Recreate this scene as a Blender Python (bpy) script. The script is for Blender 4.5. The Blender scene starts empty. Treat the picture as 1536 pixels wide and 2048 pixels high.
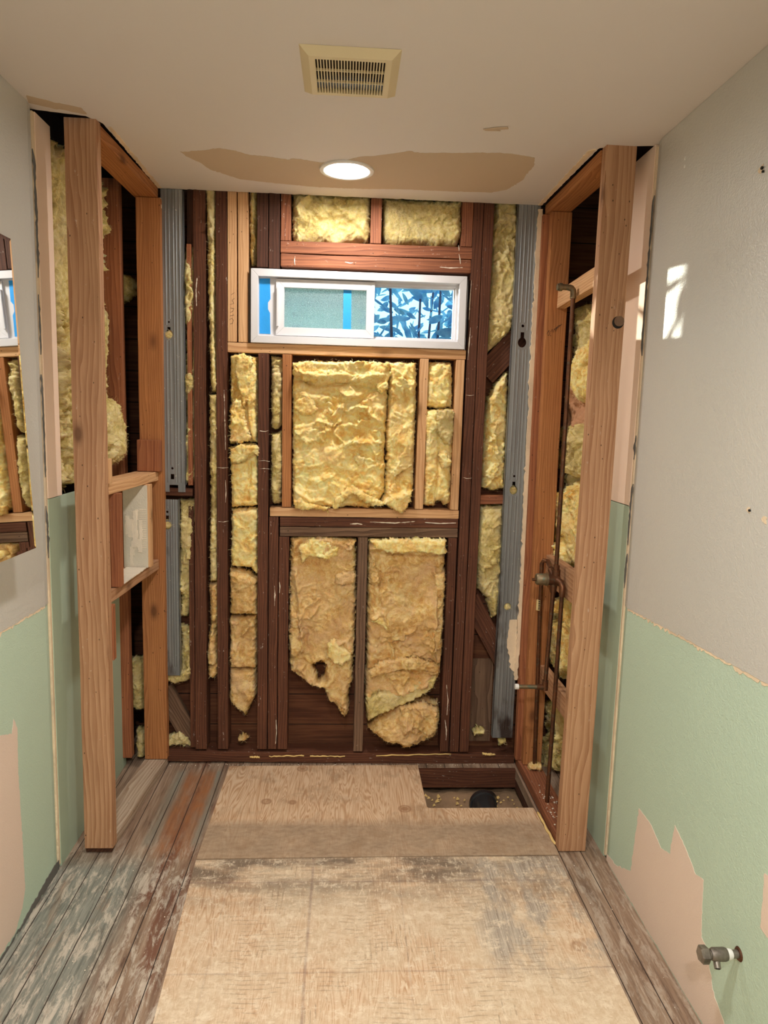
import bpy, bmesh, math, random
import numpy as np
from mathutils import Vector, Matrix
from mathutils.geometry import tessellate_polygon

random.seed(7)
SC = bpy.context.scene
COL = SC.collection

# ------------------------------------------------------------------ camera, world, sun, exposure
PITCH, YAW, ROLL, FPX, CAMH = 0.1322, -0.0567, 0.0275, 1407.2, 1.5538
_cy, _sy = math.cos(YAW), math.sin(YAW)
_fw = Vector((-_sy * math.cos(PITCH), _cy * math.cos(PITCH), -math.sin(PITCH)))
_rt0 = Vector((_cy, _sy, 0)); _up0 = _rt0.cross(_fw)
_rt = _rt0 * math.cos(ROLL) + _up0 * math.sin(ROLL)
_up = -_rt0 * math.sin(ROLL) + _up0 * math.cos(ROLL)
cam_d = bpy.data.cameras.new('camera'); cam = bpy.data.objects.new('camera', cam_d); COL.objects.link(cam)
cam_d.sensor_fit = 'VERTICAL'; cam_d.sensor_height = 24.0; cam_d.lens = FPX / 2048 * 24.0
cam_d.clip_start = 0.02
M = Matrix((( _rt.x, _up.x, -_fw.x, 0), (_rt.y, _up.y, -_fw.y, 0), (_rt.z, _up.z, -_fw.z, CAMH), (0, 0, 0, 1)))
cam.matrix_world = M
SC.camera = cam

world = bpy.data.worlds.new('world'); SC.world = world; world.use_nodes = True
_wn = world.node_tree.nodes; _wl = world.node_tree.links
_bg = _wn['Background']
_tc = _wn.new('ShaderNodeTexCoord'); _sp = _wn.new('ShaderNodeSeparateXYZ'); _cr = _wn.new('ShaderNodeValToRGB')
_wl.new(_tc.outputs['Generated'], _sp.inputs[0]); _wl.new(_sp.outputs['Z'], _cr.inputs[0])
_cr.color_ramp.elements[0].position = 0.0; _cr.color_ramp.elements[0].color = (0.40, 0.78, 0.95, 1)
_cr.color_ramp.elements[1].position = 0.6; _cr.color_ramp.elements[1].color = (0.34, 0.66, 0.98, 1)
_wl.new(_cr.outputs[0], _bg.inputs[0]); _bg.inputs[1].default_value = 2.5

sun_d = bpy.data.lights.new('sun', 'SUN'); sun = bpy.data.objects.new('sun', sun_d); COL.objects.link(sun)
sun_d.energy = 9.0; sun_d.angle = math.radians(0.6); sun_d.color = (1.0, 0.95, 0.80)
sun.rotation_euler = Vector((1.0, -1.25, -0.105)).to_track_quat('-Z', 'Y').to_euler()
sun.location = (-6, 9, 4)

SC.view_settings.view_transform = 'Standard'; SC.view_settings.look = 'None'
SC.view_settings.exposure = 0.0; SC.view_settings.gamma = 1.0; SC.view_settings.use_curve_mapping = False
SC.cycles.max_bounces = 10; SC.cycles.diffuse_bounces = 6; SC.cycles.transparent_max_bounces = 12
SC.cycles.use_denoising = True
LAMP_MAIN, LAMP_REAR, LAMP_VANITY = 10.0, 16.0, 46.0

# ------------------------------------------------------------------ helpers
H = 2.44; XL = -0.947; XR = 0.964; YB = 3.011; YP = 2.344; YF = -1.3

def at(px, py, axis, val):
    """a measured image point on the real plane axis=val -> place in the room"""
    d = _fw + _rt * ((px - 768) / FPX) - _up * ((py - 1024) / FPX)
    o = Vector((0, 0, CAMH)); t = (val - o[axis]) / d[axis]
    return o + d * t

def tag(o, label=None, cat=None, group=None, kind=None):
    if label: o['label'] = label
    if cat: o['category'] = cat
    if group: o['group'] = group
    if kind: o['kind'] = kind
    return o

def link_mesh(name, verts, faces, mat, parent=None, smooth=False, origin=None, bevel=0):
    me = bpy.data.meshes.new(name)
    if origin is not None:
        origin = Vector(origin); verts = [Vector(v) - origin for v in verts]
    me.from_pydata([tuple(v) for v in verts], [], faces); me.validate(); me.update()
    bm = bmesh.new(); bm.from_mesh(me); bmesh.ops.recalc_face_normals(bm, faces=bm.faces)
    if bevel:
        ed = [e for e in bm.edges if len(e.link_faces) == 2 and e.calc_face_angle(0) > 0.6]
        bmesh.ops.bevel(bm, geom=ed, offset=bevel, segments=2, profile=0.6, affect='EDGES')
    bm.to_mesh(me); bm.free()
    if smooth:
        for p in me.polygons: p.use_smooth = True
    if mat: me.materials.append(mat)
    o = bpy.data.objects.new(name, me); COL.objects.link(o)
    if origin is not None: o.location = origin
    if parent:
        o.parent = parent
        o.matrix_parent_inverse = world_of(parent).inverted()
    return o

def world_of(o):
    m = Matrix.LocRotScale(o.location, o.rotation_euler, o.scale)
    return world_of(o.parent) @ o.matrix_parent_inverse @ m if o.parent else m

def empty(name, loc, label=None, cat=None, group=None, kind=None):
    o = bpy.data.objects.new(name, None); COL.objects.link(o); o.location = loc; o.empty_display_size = 0.05
    return tag(o, label, cat, group, kind)

class MB:
    """collects primitive shapes into ONE mesh"""
    def __init__(s): s.v = []; s.f = []
    def add(s, v, f):
        n = len(s.v); s.v += [Vector(a) for a in v]; s.f += [tuple(n + i for i in t) for t in f]; return s
    def box(s, x0, x1, y0, y1, z0, z1):
        return s.add([(x0,y0,z0),(x1,y0,z0),(x1,y1,z0),(x0,y1,z0),(x0,y0,z1),(x1,y0,z1),(x1,y1,z1),(x0,y1,z1)],
                     [(0,3,2,1),(4,5,6,7),(0,1,5,4),(1,2,6,5),(2,3,7,6),(3,0,4,7)])
    def hexa(s, q0, q1):
        return s.add(list(q0) + list(q1), [(0,3,2,1),(4,5,6,7),(0,1,5,4),(1,2,6,5),(2,3,7,6),(3,0,4,7)])
    def tube(s, pts, r, seg=14, caps=True):
        pts = [Vector(p) for p in pts]; rs = r if isinstance(r, (list, tuple)) else [r] * len(pts)
        rings = []; up = None
        for i, p in enumerate(pts):
            d = (pts[min(i+1, len(pts)-1)] - pts[max(i-1, 0)])
            if d.length < 1e-9: d = Vector((0, 0, 1))
            d.normalize()
            if up is None:
                up = d.orthogonal().normalized()
            else:
                up = (up - d * up.dot(d))
                up = up.normalized() if up.length > 1e-6 else d.orthogonal().normalized()
            b = d.cross(up)
            rings.append([p + (up * math.cos(a) + b * math.sin(a)) * rs[i] for a in [2*math.pi*k/seg for k in range(seg)]])
        v = [q for rr in rings for q in rr]; f = []
        for i in range(len(pts) - 1):
            for k in range(seg):
                a = i*seg + k; c = i*seg + (k+1) % seg; f.append((a, c, c+seg, a+seg))
        if caps: f.append(tuple(range(seg))[::-1]); f.append(tuple((len(pts)-1)*seg + k for k in range(seg)))
        return s.add(v, f)
    def poly(s, outer, holes, O, U, V, N, t):
        """flat outline (with holes) in the plane O,U,V thickened by t along N"""
        O, U, V, N = map(Vector, (O, U, V, N)); loops = [outer] + list(holes); flat = [p for l in loops for p in l]
        tri = tessellate_polygon([[Vector((p[0], p[1], 0)) for p in l] for l in loops])
        n = len(flat); v = [O + U*p[0] + V*p[1] for p in flat] + [O + U*p[0] + V*p[1] + N*t for p in flat]
        f = [tuple(a) for a in tri] + [tuple(i+n for i in reversed(a)) for a in tri]
        b = 0
        for l in loops:
            m = len(l)
            for i in range(m): f.append((b+i, b+(i+1) % m, b+(i+1) % m+n, b+i+n))
            b += m
        return s.add(v, f)
    def build(s, name, mat, parent=None, smooth=False, origin=None, bevel=0):
        return link_mesh(name, s.v, s.f, mat, parent, smooth, origin, bevel)

def set_smooth_by_angle(o, ang=0.7):
    me = o.data
    for p in me.polygons: p.use_smooth = True
    bm = bmesh.new(); bm.from_mesh(me)
    for e in bm.edges:
        if len(e.link_faces) == 2 and e.calc_face_angle(0) > ang: e.smooth = False
    bm.to_mesh(me); bm.free(); return o

# -- numpy gradient noise
_rng = np.random.RandomState(3); _perm = _rng.permutation(512); _perm = np.concatenate([_perm, _perm, _perm])
_gr = _rng.uniform(0, 2*np.pi, 512); _gx, _gy = np.cos(_gr), np.sin(_gr)
def perlin(x, y, seed=0):
    x = np.asarray(x, float) + seed*17.31; y = np.asarray(y, float) + seed*9.77
    xi = np.floor(x).astype(int); yi = np.floor(y).astype(int); xf = x - xi; yf = y - yi
    u = xf**3*(xf*(xf*6-15)+10); v = yf**3*(yf*(yf*6-15)+10)
    def g(ix, iy, dx, dy):
        h = _perm[(_perm[ix % 512] + iy) % 512]; return _gx[h]*dx + _gy[h]*dy
    a = g(xi, yi, xf, yf); b = g(xi+1, yi, xf-1, yf); c = g(xi, yi+1, xf, yf-1); d = g(xi+1, yi+1, xf-1, yf-1)
    return 1.5*((a*(1-u)+b*u)*(1-v) + (c*(1-u)+d*u)*v)
def fbm(x, y, seed=0, o=4, gain=.5):
    s = 0; a = 1
    for i in range(o): s = s + a*perlin(x*2**i, y*2**i, seed+i*3.1); a *= gain
    return s

def jag(pts, step=0.01, amp=0.004, seed=0, close=True, keep=()):
    """roughen an outline: subdivide and push points sideways"""
    out = []; n = len(pts); k = 0
    for i in range(n if close else n-1):
        a = np.array(pts[i], float); b = np.array(pts[(i+1) % n], float); d = b-a; L = np.hypot(*d)
        m = max(1, int(L/step)); nn = np.array([-d[1], d[0]])/(L+1e-9)
        for j in range(m):
            p = a + d*j/m
            if i not in keep and not (j == 0 and (i-1) in keep):
                p = p + nn*amp*(.35+2.2*abs(float(perlin(p[0]*11+3, p[1]*11, seed+9))))*(float(perlin(p[0]*60, p[1]*60, seed)) + .8*float(perlin(p[0]*190, p[1]*190, seed+5)))
            out.append((float(p[0]), float(p[1])))
    if not close: out.append(tuple(pts[-1]))
    return out

# ------------------------------------------------------------------ materials
class G:
    def __init__(s, name):
        s.m = bpy.data.materials.new(name); s.m.use_nodes = True; s.t = s.m.node_tree; s.n = s.t.nodes
        s.b = s.n['Principled BSDF']; s.out = s.n['Material Output']
    def new(s, ty, **kw):
        x = s.n.new(ty)
        for k, v in kw.items():
            if hasattr(x, k): setattr(x, k, v)
        return x
    def put(s, x, key, v):
        i = x.inputs[key]
        if hasattr(v, 'is_output'): s.t.links.new(v, i)
        elif isinstance(v, (tuple, list)) and len(v) == 3 and i.type == 'RGBA': i.default_value = (*v, 1)
        else: i.default_value = v
    def coord(s, loc=(0,0,0), scale=(1,1,1), rnd=0, kind='Object'):
        t = s.new('ShaderNodeTexCoord'); v = t.outputs[kind]
        if rnd:
            oi = s.new('ShaderNodeObjectInfo'); mm = s.new('ShaderNodeVectorMath', operation='MULTIPLY_ADD')
            s.put(mm, 0, oi.outputs['Random']); mm.inputs[1].default_value = (rnd*1.0, rnd*1.37, rnd*.73); s.put(mm, 2, v); v = mm.outputs[0]
        mp = s.new('ShaderNodeMapping'); s.put(mp, 'Vector', v); mp.inputs['Location'].default_value = loc; mp.inputs['Scale'].default_value = scale
        return mp.outputs[0]
    def geo(s, loc=(0,0,0), scale=(1,1,1)):
        t = s.new('ShaderNodeNewGeometry'); mp = s.new('ShaderNodeMapping'); s.put(mp, 'Vector', t.outputs['Position'])
        mp.inputs['Location'].default_value = loc; mp.inputs['Scale'].default_value = scale; return mp.outputs[0]
    def noise(s, v, scale=5, detail=4, rough=.55, dist=0):
        x = s.new('ShaderNodeTexNoise'); s.put(x, 'Vector', v); x.inputs['Scale'].default_value = scale
        x.inputs['Detail'].default_value = detail; x.inputs['Roughness'].default_value = rough; x.inputs['Distortion'].default_value = dist
        return x.outputs['Fac']
    def vor(s, v, scale=5, feature='F1'):
        x = s.new('ShaderNodeTexVoronoi', feature=feature); s.put(x, 'Vector', v); x.inputs['Scale'].default_value = scale; return x.outputs['Distance']
    def ramp(s, f, stops):
        x = s.new('ShaderNodeValToRGB'); s.put(x, 0, f); e = x.color_ramp.elements
        while len(e) < len(stops): e.new(0.5)
        for i, (p, c) in enumerate(stops):
            e[i].position = p; c = (c, c, c) if isinstance(c, (int, float)) else c; e[i].color = (*c, 1)
        return x.outputs['Color']
    def mix(s, f, a, b, mode='MIX'):
        x = s.new('ShaderNodeMix', data_type='RGBA', blend_type=mode); s.put(x, 0, f); s.put(x, 6, a); s.put(x, 7, b); return x.outputs[2]
    def math(s, op, a, b=0.0, c=None):
        x = s.new('ShaderNodeMath', operation=op); s.put(x, 0, a); s.put(x, 1, b)
        if c is not None: s.put(x, 2, c)
        return x.outputs[0]
    def sep(s, v):
        x = s.new('ShaderNodeSeparateXYZ'); s.put(x, 0, v); return x.outputs
    def rng(s, v, a, b, soft=.004):
        """1 inside a<v<b"""
        x = s.new('ShaderNodeMapRange'); s.put(x, 0, v); x.inputs[1].default_value = a-soft; x.inputs[2].default_value = a+soft
        y = s.new('ShaderNodeMapRange'); s.put(y, 0, v); y.inputs[1].default_value = b-soft; y.inputs[2].default_value = b+soft; y.inputs[3].default_value = 1; y.inputs[4].default_value = 0
        return s.math('MULTIPLY', x.outputs[0], y.outputs[0])
    def bump(s, h, strength=.3, dist=.002):
        x = s.new('ShaderNodeBump'); s.put(x, 'Height', h); x.inputs['Strength'].default_value = strength; x.inputs['Distance'].default_value = dist
        s.t.links.new(x.outputs[0], s.b.inputs['Normal']); return x
    def done(s, color, rough=.7, metal=0, spec=.5):
        s.put(s.b, 'Base Color', color); s.put(s.b, 'Roughness', rough); s.b.inputs['Metallic'].default_value = metal
        s.b.inputs['Specular IOR Level'].default_value = spec; return s.m

def lin(r, g, b):
    f = lambda c: (c/255/12.92) if c/255 <= .04045 else ((c/255+.055)/1.055)**2.4
    return (f(r), f(g), f(b))

def wood(name, light, dark, fleck=.0, stain=.3, ring=26, knots=True, rough=.72, fleck_col=(.75,.70,.62), edge_white=0):
    g = G(name); c = g.coord(rnd=37)
    warp = g.noise(g.coord(rnd=37, scale=(5,5,.8)), 1.6, 3)
    cm = g.coord(loc=(.055,.03,0), scale=(1,1,.07), rnd=.11)
    addv = g.new('ShaderNodeVectorMath', operation='MULTIPLY_ADD')
    g.put(addv, 0, warp); addv.inputs[1].default_value = (.05,.05,.0); g.put(addv, 2, cm)
    w = g.new('ShaderNodeTexWave', wave_type='RINGS', rings_direction='Z', wave_profile='SAW')
    g.put(w, 'Vector', addv.outputs[0]); w.inputs['Scale'].default_value = ring; w.inputs['Distortion'].default_value = 1.2; w.inputs['Detail'].default_value = 2; w.inputs['Detail Scale'].default_value = 2
    fine = g.noise(g.coord(rnd=37, scale=(160,160,5)), 1, 5, .65)
    mid = g.noise(g.coord(rnd=37, scale=(26,26,1.6)), 1, 4, .6)
    f = g.math('MULTIPLY', w.outputs['Fac'], .38)
    f = g.math('MULTIPLY_ADD', fine, .55, f); f = g.math('MULTIPLY_ADD', mid, .55, f)
    col = g.ramp(f, [(.34, light), (.66, tuple(.55*a+.45*b for a, b in zip(light, dark))), (1.0, dark)])
    st = g.ramp(g.noise(g.coord(rnd=37, scale=(7,7,2.4)), 1, 4, .65), [(.42, 0), (.72, 1)])
    col = g.mix(g.math('MULTIPLY', st, stain), col, tuple(.55*x for x in dark))
    if knots:
        vd = g.vor(g.coord(rnd=37, scale=(7,7,3.3)), 1.0)
        col = g.mix(g.ramp(vd, [(.055, .9), (.11, .35), (.17, 0)]), col, tuple(.45*x for x in dark))
    vh = g.vor(g.coord(rnd=37, scale=(42,42,22)), 1.0)
    col = g.mix(g.ramp(vh, [(.05, .9), (.085, 0)]), col, (.02,.012,.008))
    if fleck:
        fl = g.ramp(g.noise(g.coord(rnd=37, scale=(95,95,38)), 1, 5, .7), [(.64, 0), (.70, 1)])
        fz = g.ramp(g.noise(g.coord(rnd=37, scale=(9,9,5)), 1, 3), [(.40, 0), (.62, 1)])
        col = g.mix(g.math('MULTIPLY', g.math('MULTIPLY', fl, fz), fleck), col, fleck_col)
    g.bump(g.math('ADD', fine, g.math('MULTIPLY', w.outputs['Fac'], .3)), .35, .0015)
    return g.done(col, rough, 0, .3)

MT = {}
MT['fir'] = wood('fir_pale', lin(232,190,144), lin(192,142,98), stain=.10, ring=30, fleck=.25)
MT['fir_post'] = wood('fir_post', lin(202,160,124), lin(154,108,76), stain=.2, ring=24, fleck=.35)
MT['fir_orange'] = wood('fir_orange', lin(198,136,84), lin(148,92,54), stain=.2, ring=34, fleck=.2)
MT['fir_red'] = wood('fir_red', lin(184,120,80), lin(130,74,48), stain=.25, ring=30, fleck=.2)
MT['redwood'] = wood('redwood_dark', lin(122,75,52), lin(72,41,28), stain=.45, ring=30, fleck=.75, knots=False)
MT['redwood_mid'] = wood('redwood_mid', lin(172,110,76), lin(112,66,46), stain=.35, ring=30, fleck=.8, knots=False)
MT['redwood_black'] = wood('redwood_black', lin(104,65,47), lin(56,33,24), stain=.5, ring=30, fleck=.35, knots=False)
MT['graywood'] = wood('weathered_wood', lin(146,116,92), lin(86,62,48), stain=.35, ring=30, fleck=.4, knots=False)
MT['dustywood'] = wood('dusty_wood', lin(206,188,168), lin(150,124,102), stain=.3, ring=30, fleck=.6, knots=False)

def simple(name, col, rough=.6, metal=0, bump=0, bscale=200, var=.12, spec=.5):
    g = G(name); n = g.noise(g.coord(rnd=9), 6, 5, .6)
    c = g.mix(g.ramp(n, [(.35, 0), (.7, 1)]), tuple(min(1, x*(1+var)) for x in col), tuple(x*(1-var) for x in col))
    if bump: g.bump(g.noise(g.coord(rnd=9), bscale, 3), bump, .002)
    return g.done(c, rough, metal, spec)

def wallpaint(name, col, rough, bump, scale=190, var=.03):
    g = G(name); n = g.noise(g.geo(), 3, 4)
    c = g.mix(n, tuple(x*(1-var) for x in col), tuple(min(1, x*(1+var)) for x in col))
    h = g.math('ADD', g.noise(g.geo(scale=(1,1,1.25)), scale, 3, .5), g.math('MULTIPLY', g.noise(g.geo(), scale*.4, 2), .6))
    g.bump(h, bump, .004); return g.done(c, rough, 0, .5)
MT['gray_paint'] = wallpaint('gray_paint', lin(196,194,187), .34, .28)
MT['green_board'] = wallpaint('green_board', lin(184,204,184), .75, .40, 210, .05)
MT['green_smooth'] = wallpaint('green_board_smooth', lin(172,188,166), .85, .08, 300, .05)
MT['pink_paper'] = wallpaint('pink_paper', lin(222,200,184), .9, .22, 240, .04)
MT['pink_board'] = wallpaint('pink_board', lin(238,212,190), .85, .05, 300, .03)
MT['ceiling'] = wallpaint('ceiling_paint', lin(222,214,209), .6, .06, 140, .015)
MT['tan_patch'] = wallpaint('bare_plaster', lin(198,176,150), .85, .08, 200, .05)
MT['torn_paper'] = simple('torn_paper', lin(226,204,174), .95, 0, .8, 160, .15)
MT['dark_paint'] = simple('charcoal_paint', lin(96,94,90), .8, 0, .3, 120, .2)
MT['gypsum'] = simple('gypsum', lin(214,206,190), .95, 0, .6, 200, .12)
MT['cavity'] = wood('cavity_boards', lin(64,38,28), lin(30,16,12), stain=.5, fleck=0, knots=False)
MT['vinyl'] = simple('white_vinyl', (.66,.65,.67), .35, 0, 0, 1, .01)
MT['tape'] = simple('blue_tape', lin(30,150,225), .6, 0, .3, 220, .10)
MT['black_abs'] = simple('black_pipe_plastic', (.02,.02,.022), .35, 0, 0, 1, .2)
MT['black'] = simple('dark_void', (.012,.009,.007), .9, 0, 0, 1, .3)
MT['vent'] = simple('cream_plastic', lin(222,206,168), .5, 0, 0, 1, .02)
MT['trim_white'] = simple('white_enamel', (.78,.77,.74), .4, 0, 0, 1, .01)
MT['kraft'] = simple('kraft_paper', lin(190,140,104), .85, 0, .5, 40, .2)
MT['debris'] = simple('foam_scrap', lin(226,194,126), .9, 0, .6, 120, .12)
MT['crumb'] = simple('plaster_crumb', lin(226,214,196), .95, 0, .4, 200, .15)
MT['dirt'] = simple('soil', lin(136,110,84), .95, 0, 1.0, 90, .35)
MT['scrawl'] = simple('pencil_mark', (.03,.022,.018), .8)
MT['label_paper'] = simple('pipe_label', lin(196,172,120), .7)

def sheathing():
    g = G('sheathing_boards'); p = g.geo(); z = g.sep(p)[2]
    fine = g.noise(g.geo(scale=(4,4,120)), 1, 5, .65); big = g.noise(g.geo(scale=(1.2,1,6)), 2, 3)
    c = g.ramp(g.math('MULTIPLY_ADD', fine, .6, g.math('MULTIPLY', big, .5)), [(.35, lin(116,76,50)), (.6, lin(84,50,34)), (.8, lin(44,26,18))])
    fr = g.math('FRACT', g.math('DIVIDE', z, .145))
    c = g.mix(g.math('LESS_THAN', fr, .03), c, (.012,.008,.006))
    g.bump(fine, .4, .002); return g.done(c, .8, 0, .2)
MT['sheathing'] = sheathing()

def galv():
    g = G('galvanised_steel'); n = g.noise(g.coord(rnd=9, scale=(40,40,2)), 1, 4, .6); sp = g.noise(g.coord(rnd=9), 30, 4)
    c = g.ramp(n, [(.3, lin(124,127,130)), (.7, lin(152,155,156))])
    z = g.sep(g.geo())[2]
    low = g.math('MULTIPLY', g.ramp(z, [(.95, 1), (1.0, 0)]), g.ramp(g.noise(g.coord(rnd=9, scale=(9,9,3)), 1, 4, .6), [(.5, 0), (.6, 1)]))
    c = g.mix(g.math('MULTIPLY', low, .85), c, lin(58,38,30))
    c = g.mix(g.ramp(g.noise(g.coord(rnd=9), 130, 3), [(.68, 0), (.74, 1)]), c, lin(214,206,196))
    r = g.ramp(sp, [(.3, .34), (.7, .55)])
    g.bump(n, .15, .002); m = g.done(c, r, .55); return m
MT['galv'] = galv()

def copper(name, a, b, verd):
    g = G(name); n = g.noise(g.coord(rnd=9), 26, 5, .65); n2 = g.noise(g.coord(rnd=9), 60, 4, .6)
    c = g.ramp(n, [(.3, a), (.7, b)]); c = g.mix(g.ramp(n2, [(.55, 0), (.66, verd)]), c, lin(96,122,108))
    g.bump(n2, .25, .001); return g.done(c, g.ramp(n, [(.3, .38), (.7, .6)]), .75)
MT['copper'] = copper('aged_copper', lin(120,78,52), lin(82,56,42), .25)
MT['brass'] = copper('tarnished_brass', lin(150,128,96), lin(104,96,80), .8)
MT['steel_old'] = copper('worn_chrome', lin(150,142,132), lin(96,88,80), .0)

def fiberglass(name, c_hi, c_mid, c_deep, c_tan, tan=.5, dirt=.25):
    g = G(name); v = g.coord(rnd=23)
    w = g.noise(v, 7, 3); big = g.noise(v, 9, 4, .6, .8); mid = g.noise(v, 26, 5, .65, 1.2); fi = g.noise(g.coord(rnd=23, scale=(1,1,1.6)), 120, 4, .7, .6)
    c = g.ramp(g.math('MULTIPLY_ADD', mid, .6, g.math('MULTIPLY', big, .45)), [(.42, c_deep), (.52, c_mid), (.61, c_hi)])
    t = g.ramp(g.noise(g.coord(loc=(3,8,1), rnd=23), 6, 4, .6, .5), [(.47, 0), (.64, tan)])
    c = g.mix(t, c, c_tan)
    d = g.ramp(g.noise(g.coord(loc=(9,2,5), rnd=23), 5, 5, .62, .4), [(.56, 0), (.76, dirt)])
    c = g.mix(d, c, lin(120,104,78))
    c = g.mix(g.math('MULTIPLY', fi, .38), c, tuple(min(1, x*1.35+.02) for x in c_hi))
    fb = g.noise(g.coord(rnd=23, scale=(1,1,2.6)), 60, 6, .72, 2.5)
    wr = g.noise(g.coord(rnd=23, scale=(1,1,1.6)), 22, 4, .6, 1.6)
    hh = g.math('MULTIPLY_ADD', wr, 1.6, g.math('ADD', fb, g.math('MULTIPLY', fi, .5)))
    g.bump(hh, .6, .004)
    g.b.inputs['Subsurface Weight'].default_value = .55; g.b.inputs['Subsurface Radius'].default_value = (1.0,.62,.22); g.b.inputs['Subsurface Scale'].default_value = .007
    return g.done(c, 1.0, 0, .0)
MT['fg'] = fiberglass('fiberglass_yellow', lin(254,236,172), lin(244,208,118), lin(228,164,52), lin(240,204,152), .5, .12)
MT['fg_tan'] = fiberglass('fiberglass_aged_dimmed', lin(232,204,148), lin(208,162,94), lin(186,124,54), lin(212,170,130), .85, .5)  # aged tan, also darkened a little for the light falling off low down
MT['fg_dirty'] = fiberglass('fiberglass_dirty', lin(224,208,154), lin(204,182,112), lin(158,132,66), lin(206,188,150), .55, .85)

for k_, c_ in (('fg', (250,232,178)), ('fg_tan', (240,214,164)), ('fg_dirty', (226,208,156))): MT[k_+'_fibre'] = simple(k_+'_fibre', lin(*c_), .8, 0, 0, 1, .08, .2)
def glass_clear():
    m = bpy.data.materials.new('window_glass'); m.use_nodes = True; t = m.node_tree; n = t.nodes; n.remove(n['Principled BSDF'])
    tr = n.new('ShaderNodeBsdfTransparent'); gl = n.new('ShaderNodeBsdfGlossy'); gl.inputs['Roughness'].default_value = .03
    fr = n.new('ShaderNodeFresnel'); fr.inputs[0].default_value = 1.45; mx = n.new('ShaderNodeMixShader')
    tr.inputs[0].default_value = (.95,.98,.98,1)
    t.links.new(fr.outputs[0], mx.inputs[0]); t.links.new(tr.outputs[0], mx.inputs[1]); t.links.new(gl.outputs[0], mx.inputs[2]); t.links.new(mx.outputs[0], n['Material Output'].inputs[0]); return m
MT['glass'] = glass_clear()

def glass_obscure():
    g = G('obscure_glass'); n = g.n; t = g.t
    tr = g.new('ShaderNodeBsdfTranslucent'); tp = g.new('ShaderNodeBsdfTransparent'); gl = g.new('ShaderNodeBsdfGlossy'); gl.inputs['Roughness'].default_value = .2
    sp = g.noise(g.geo(), 330, 3, .6); tr.inputs[0].default_value = (.78,.80,.72,1); tp.inputs[0].default_value = (.94,.96,.90,1); n.remove(g.b)
    bp = g.new('ShaderNodeBump'); g.put(bp, 'Height', sp); bp.inputs['Strength'].default_value = .7; bp.inputs['Distance'].default_value = .003
    for q in (tr, gl): t.links.new(bp.outputs[0], q.inputs['Normal'])
    m0 = g.new('ShaderNodeMixShader'); g.put(m0, 0, g.ramp(sp, [(.42, .8), (.58, .20)])); t.links.new(tr.outputs[0], m0.inputs[1]); t.links.new(tp.outputs[0], m0.inputs[2])
    m1 = g.new('ShaderNodeMixShader'); m1.inputs[0].default_value = .06; t.links.new(m0.outputs[0], m1.inputs[1]); t.links.new(gl.outputs[0], m1.inputs[2])
    t.links.new(m1.outputs[0], g.out.inputs[0]); return g.m
MT['obscure'] = glass_obscure()

def mirror_m():
    g = G('mirror_silver'); return g.done((.88,.90,.88), .015, 1.0)
MT['mirror'] = mirror_m()

def emit(name, col, s):
    g = G(name); e = g.new('ShaderNodeEmission'); e.inputs[0].default_value = (*col, 1); e.inputs[1].default_value = s
    g.t.links.new(e.outputs[0], g.out.inputs[0]); return g.m
MT['lens'] = emit('led_lens', (1.0,.97,.9), 9.0)

def leaf_m(name, a, b):
    g = G(name); n = g.noise(g.coord(), 14, 3); c = g.ramp(n, [(.40, a), (.60, b)])
    g.b.inputs['Transmission Weight'].default_value = 0
    g.done(c, .22, 0, .8); tl = g.new('ShaderNodeBsdfTranslucent'); g.put(tl, 0, g.mix(.5, c, (.5,.8,.85))); mx = g.new('ShaderNodeMixShader'); mx.inputs[0].default_value = .6
    g.t.links.new(g.b.outputs[0], mx.inputs[1]); g.t.links.new(tl.outputs[0], mx.inputs[2]); g.t.links.new(mx.outputs[0], g.out.inputs[0]); return g.m
MT['leaf'] = leaf_m('laurel_leaf', lin(88,160,206), lin(186,226,236))  # blue cast of the outdoor light is put into the leaf colour
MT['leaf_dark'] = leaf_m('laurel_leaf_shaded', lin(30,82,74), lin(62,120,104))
MT['bark'] = simple('bark', lin(70,70,96), .8, 0, .5, 60, .2)

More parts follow.
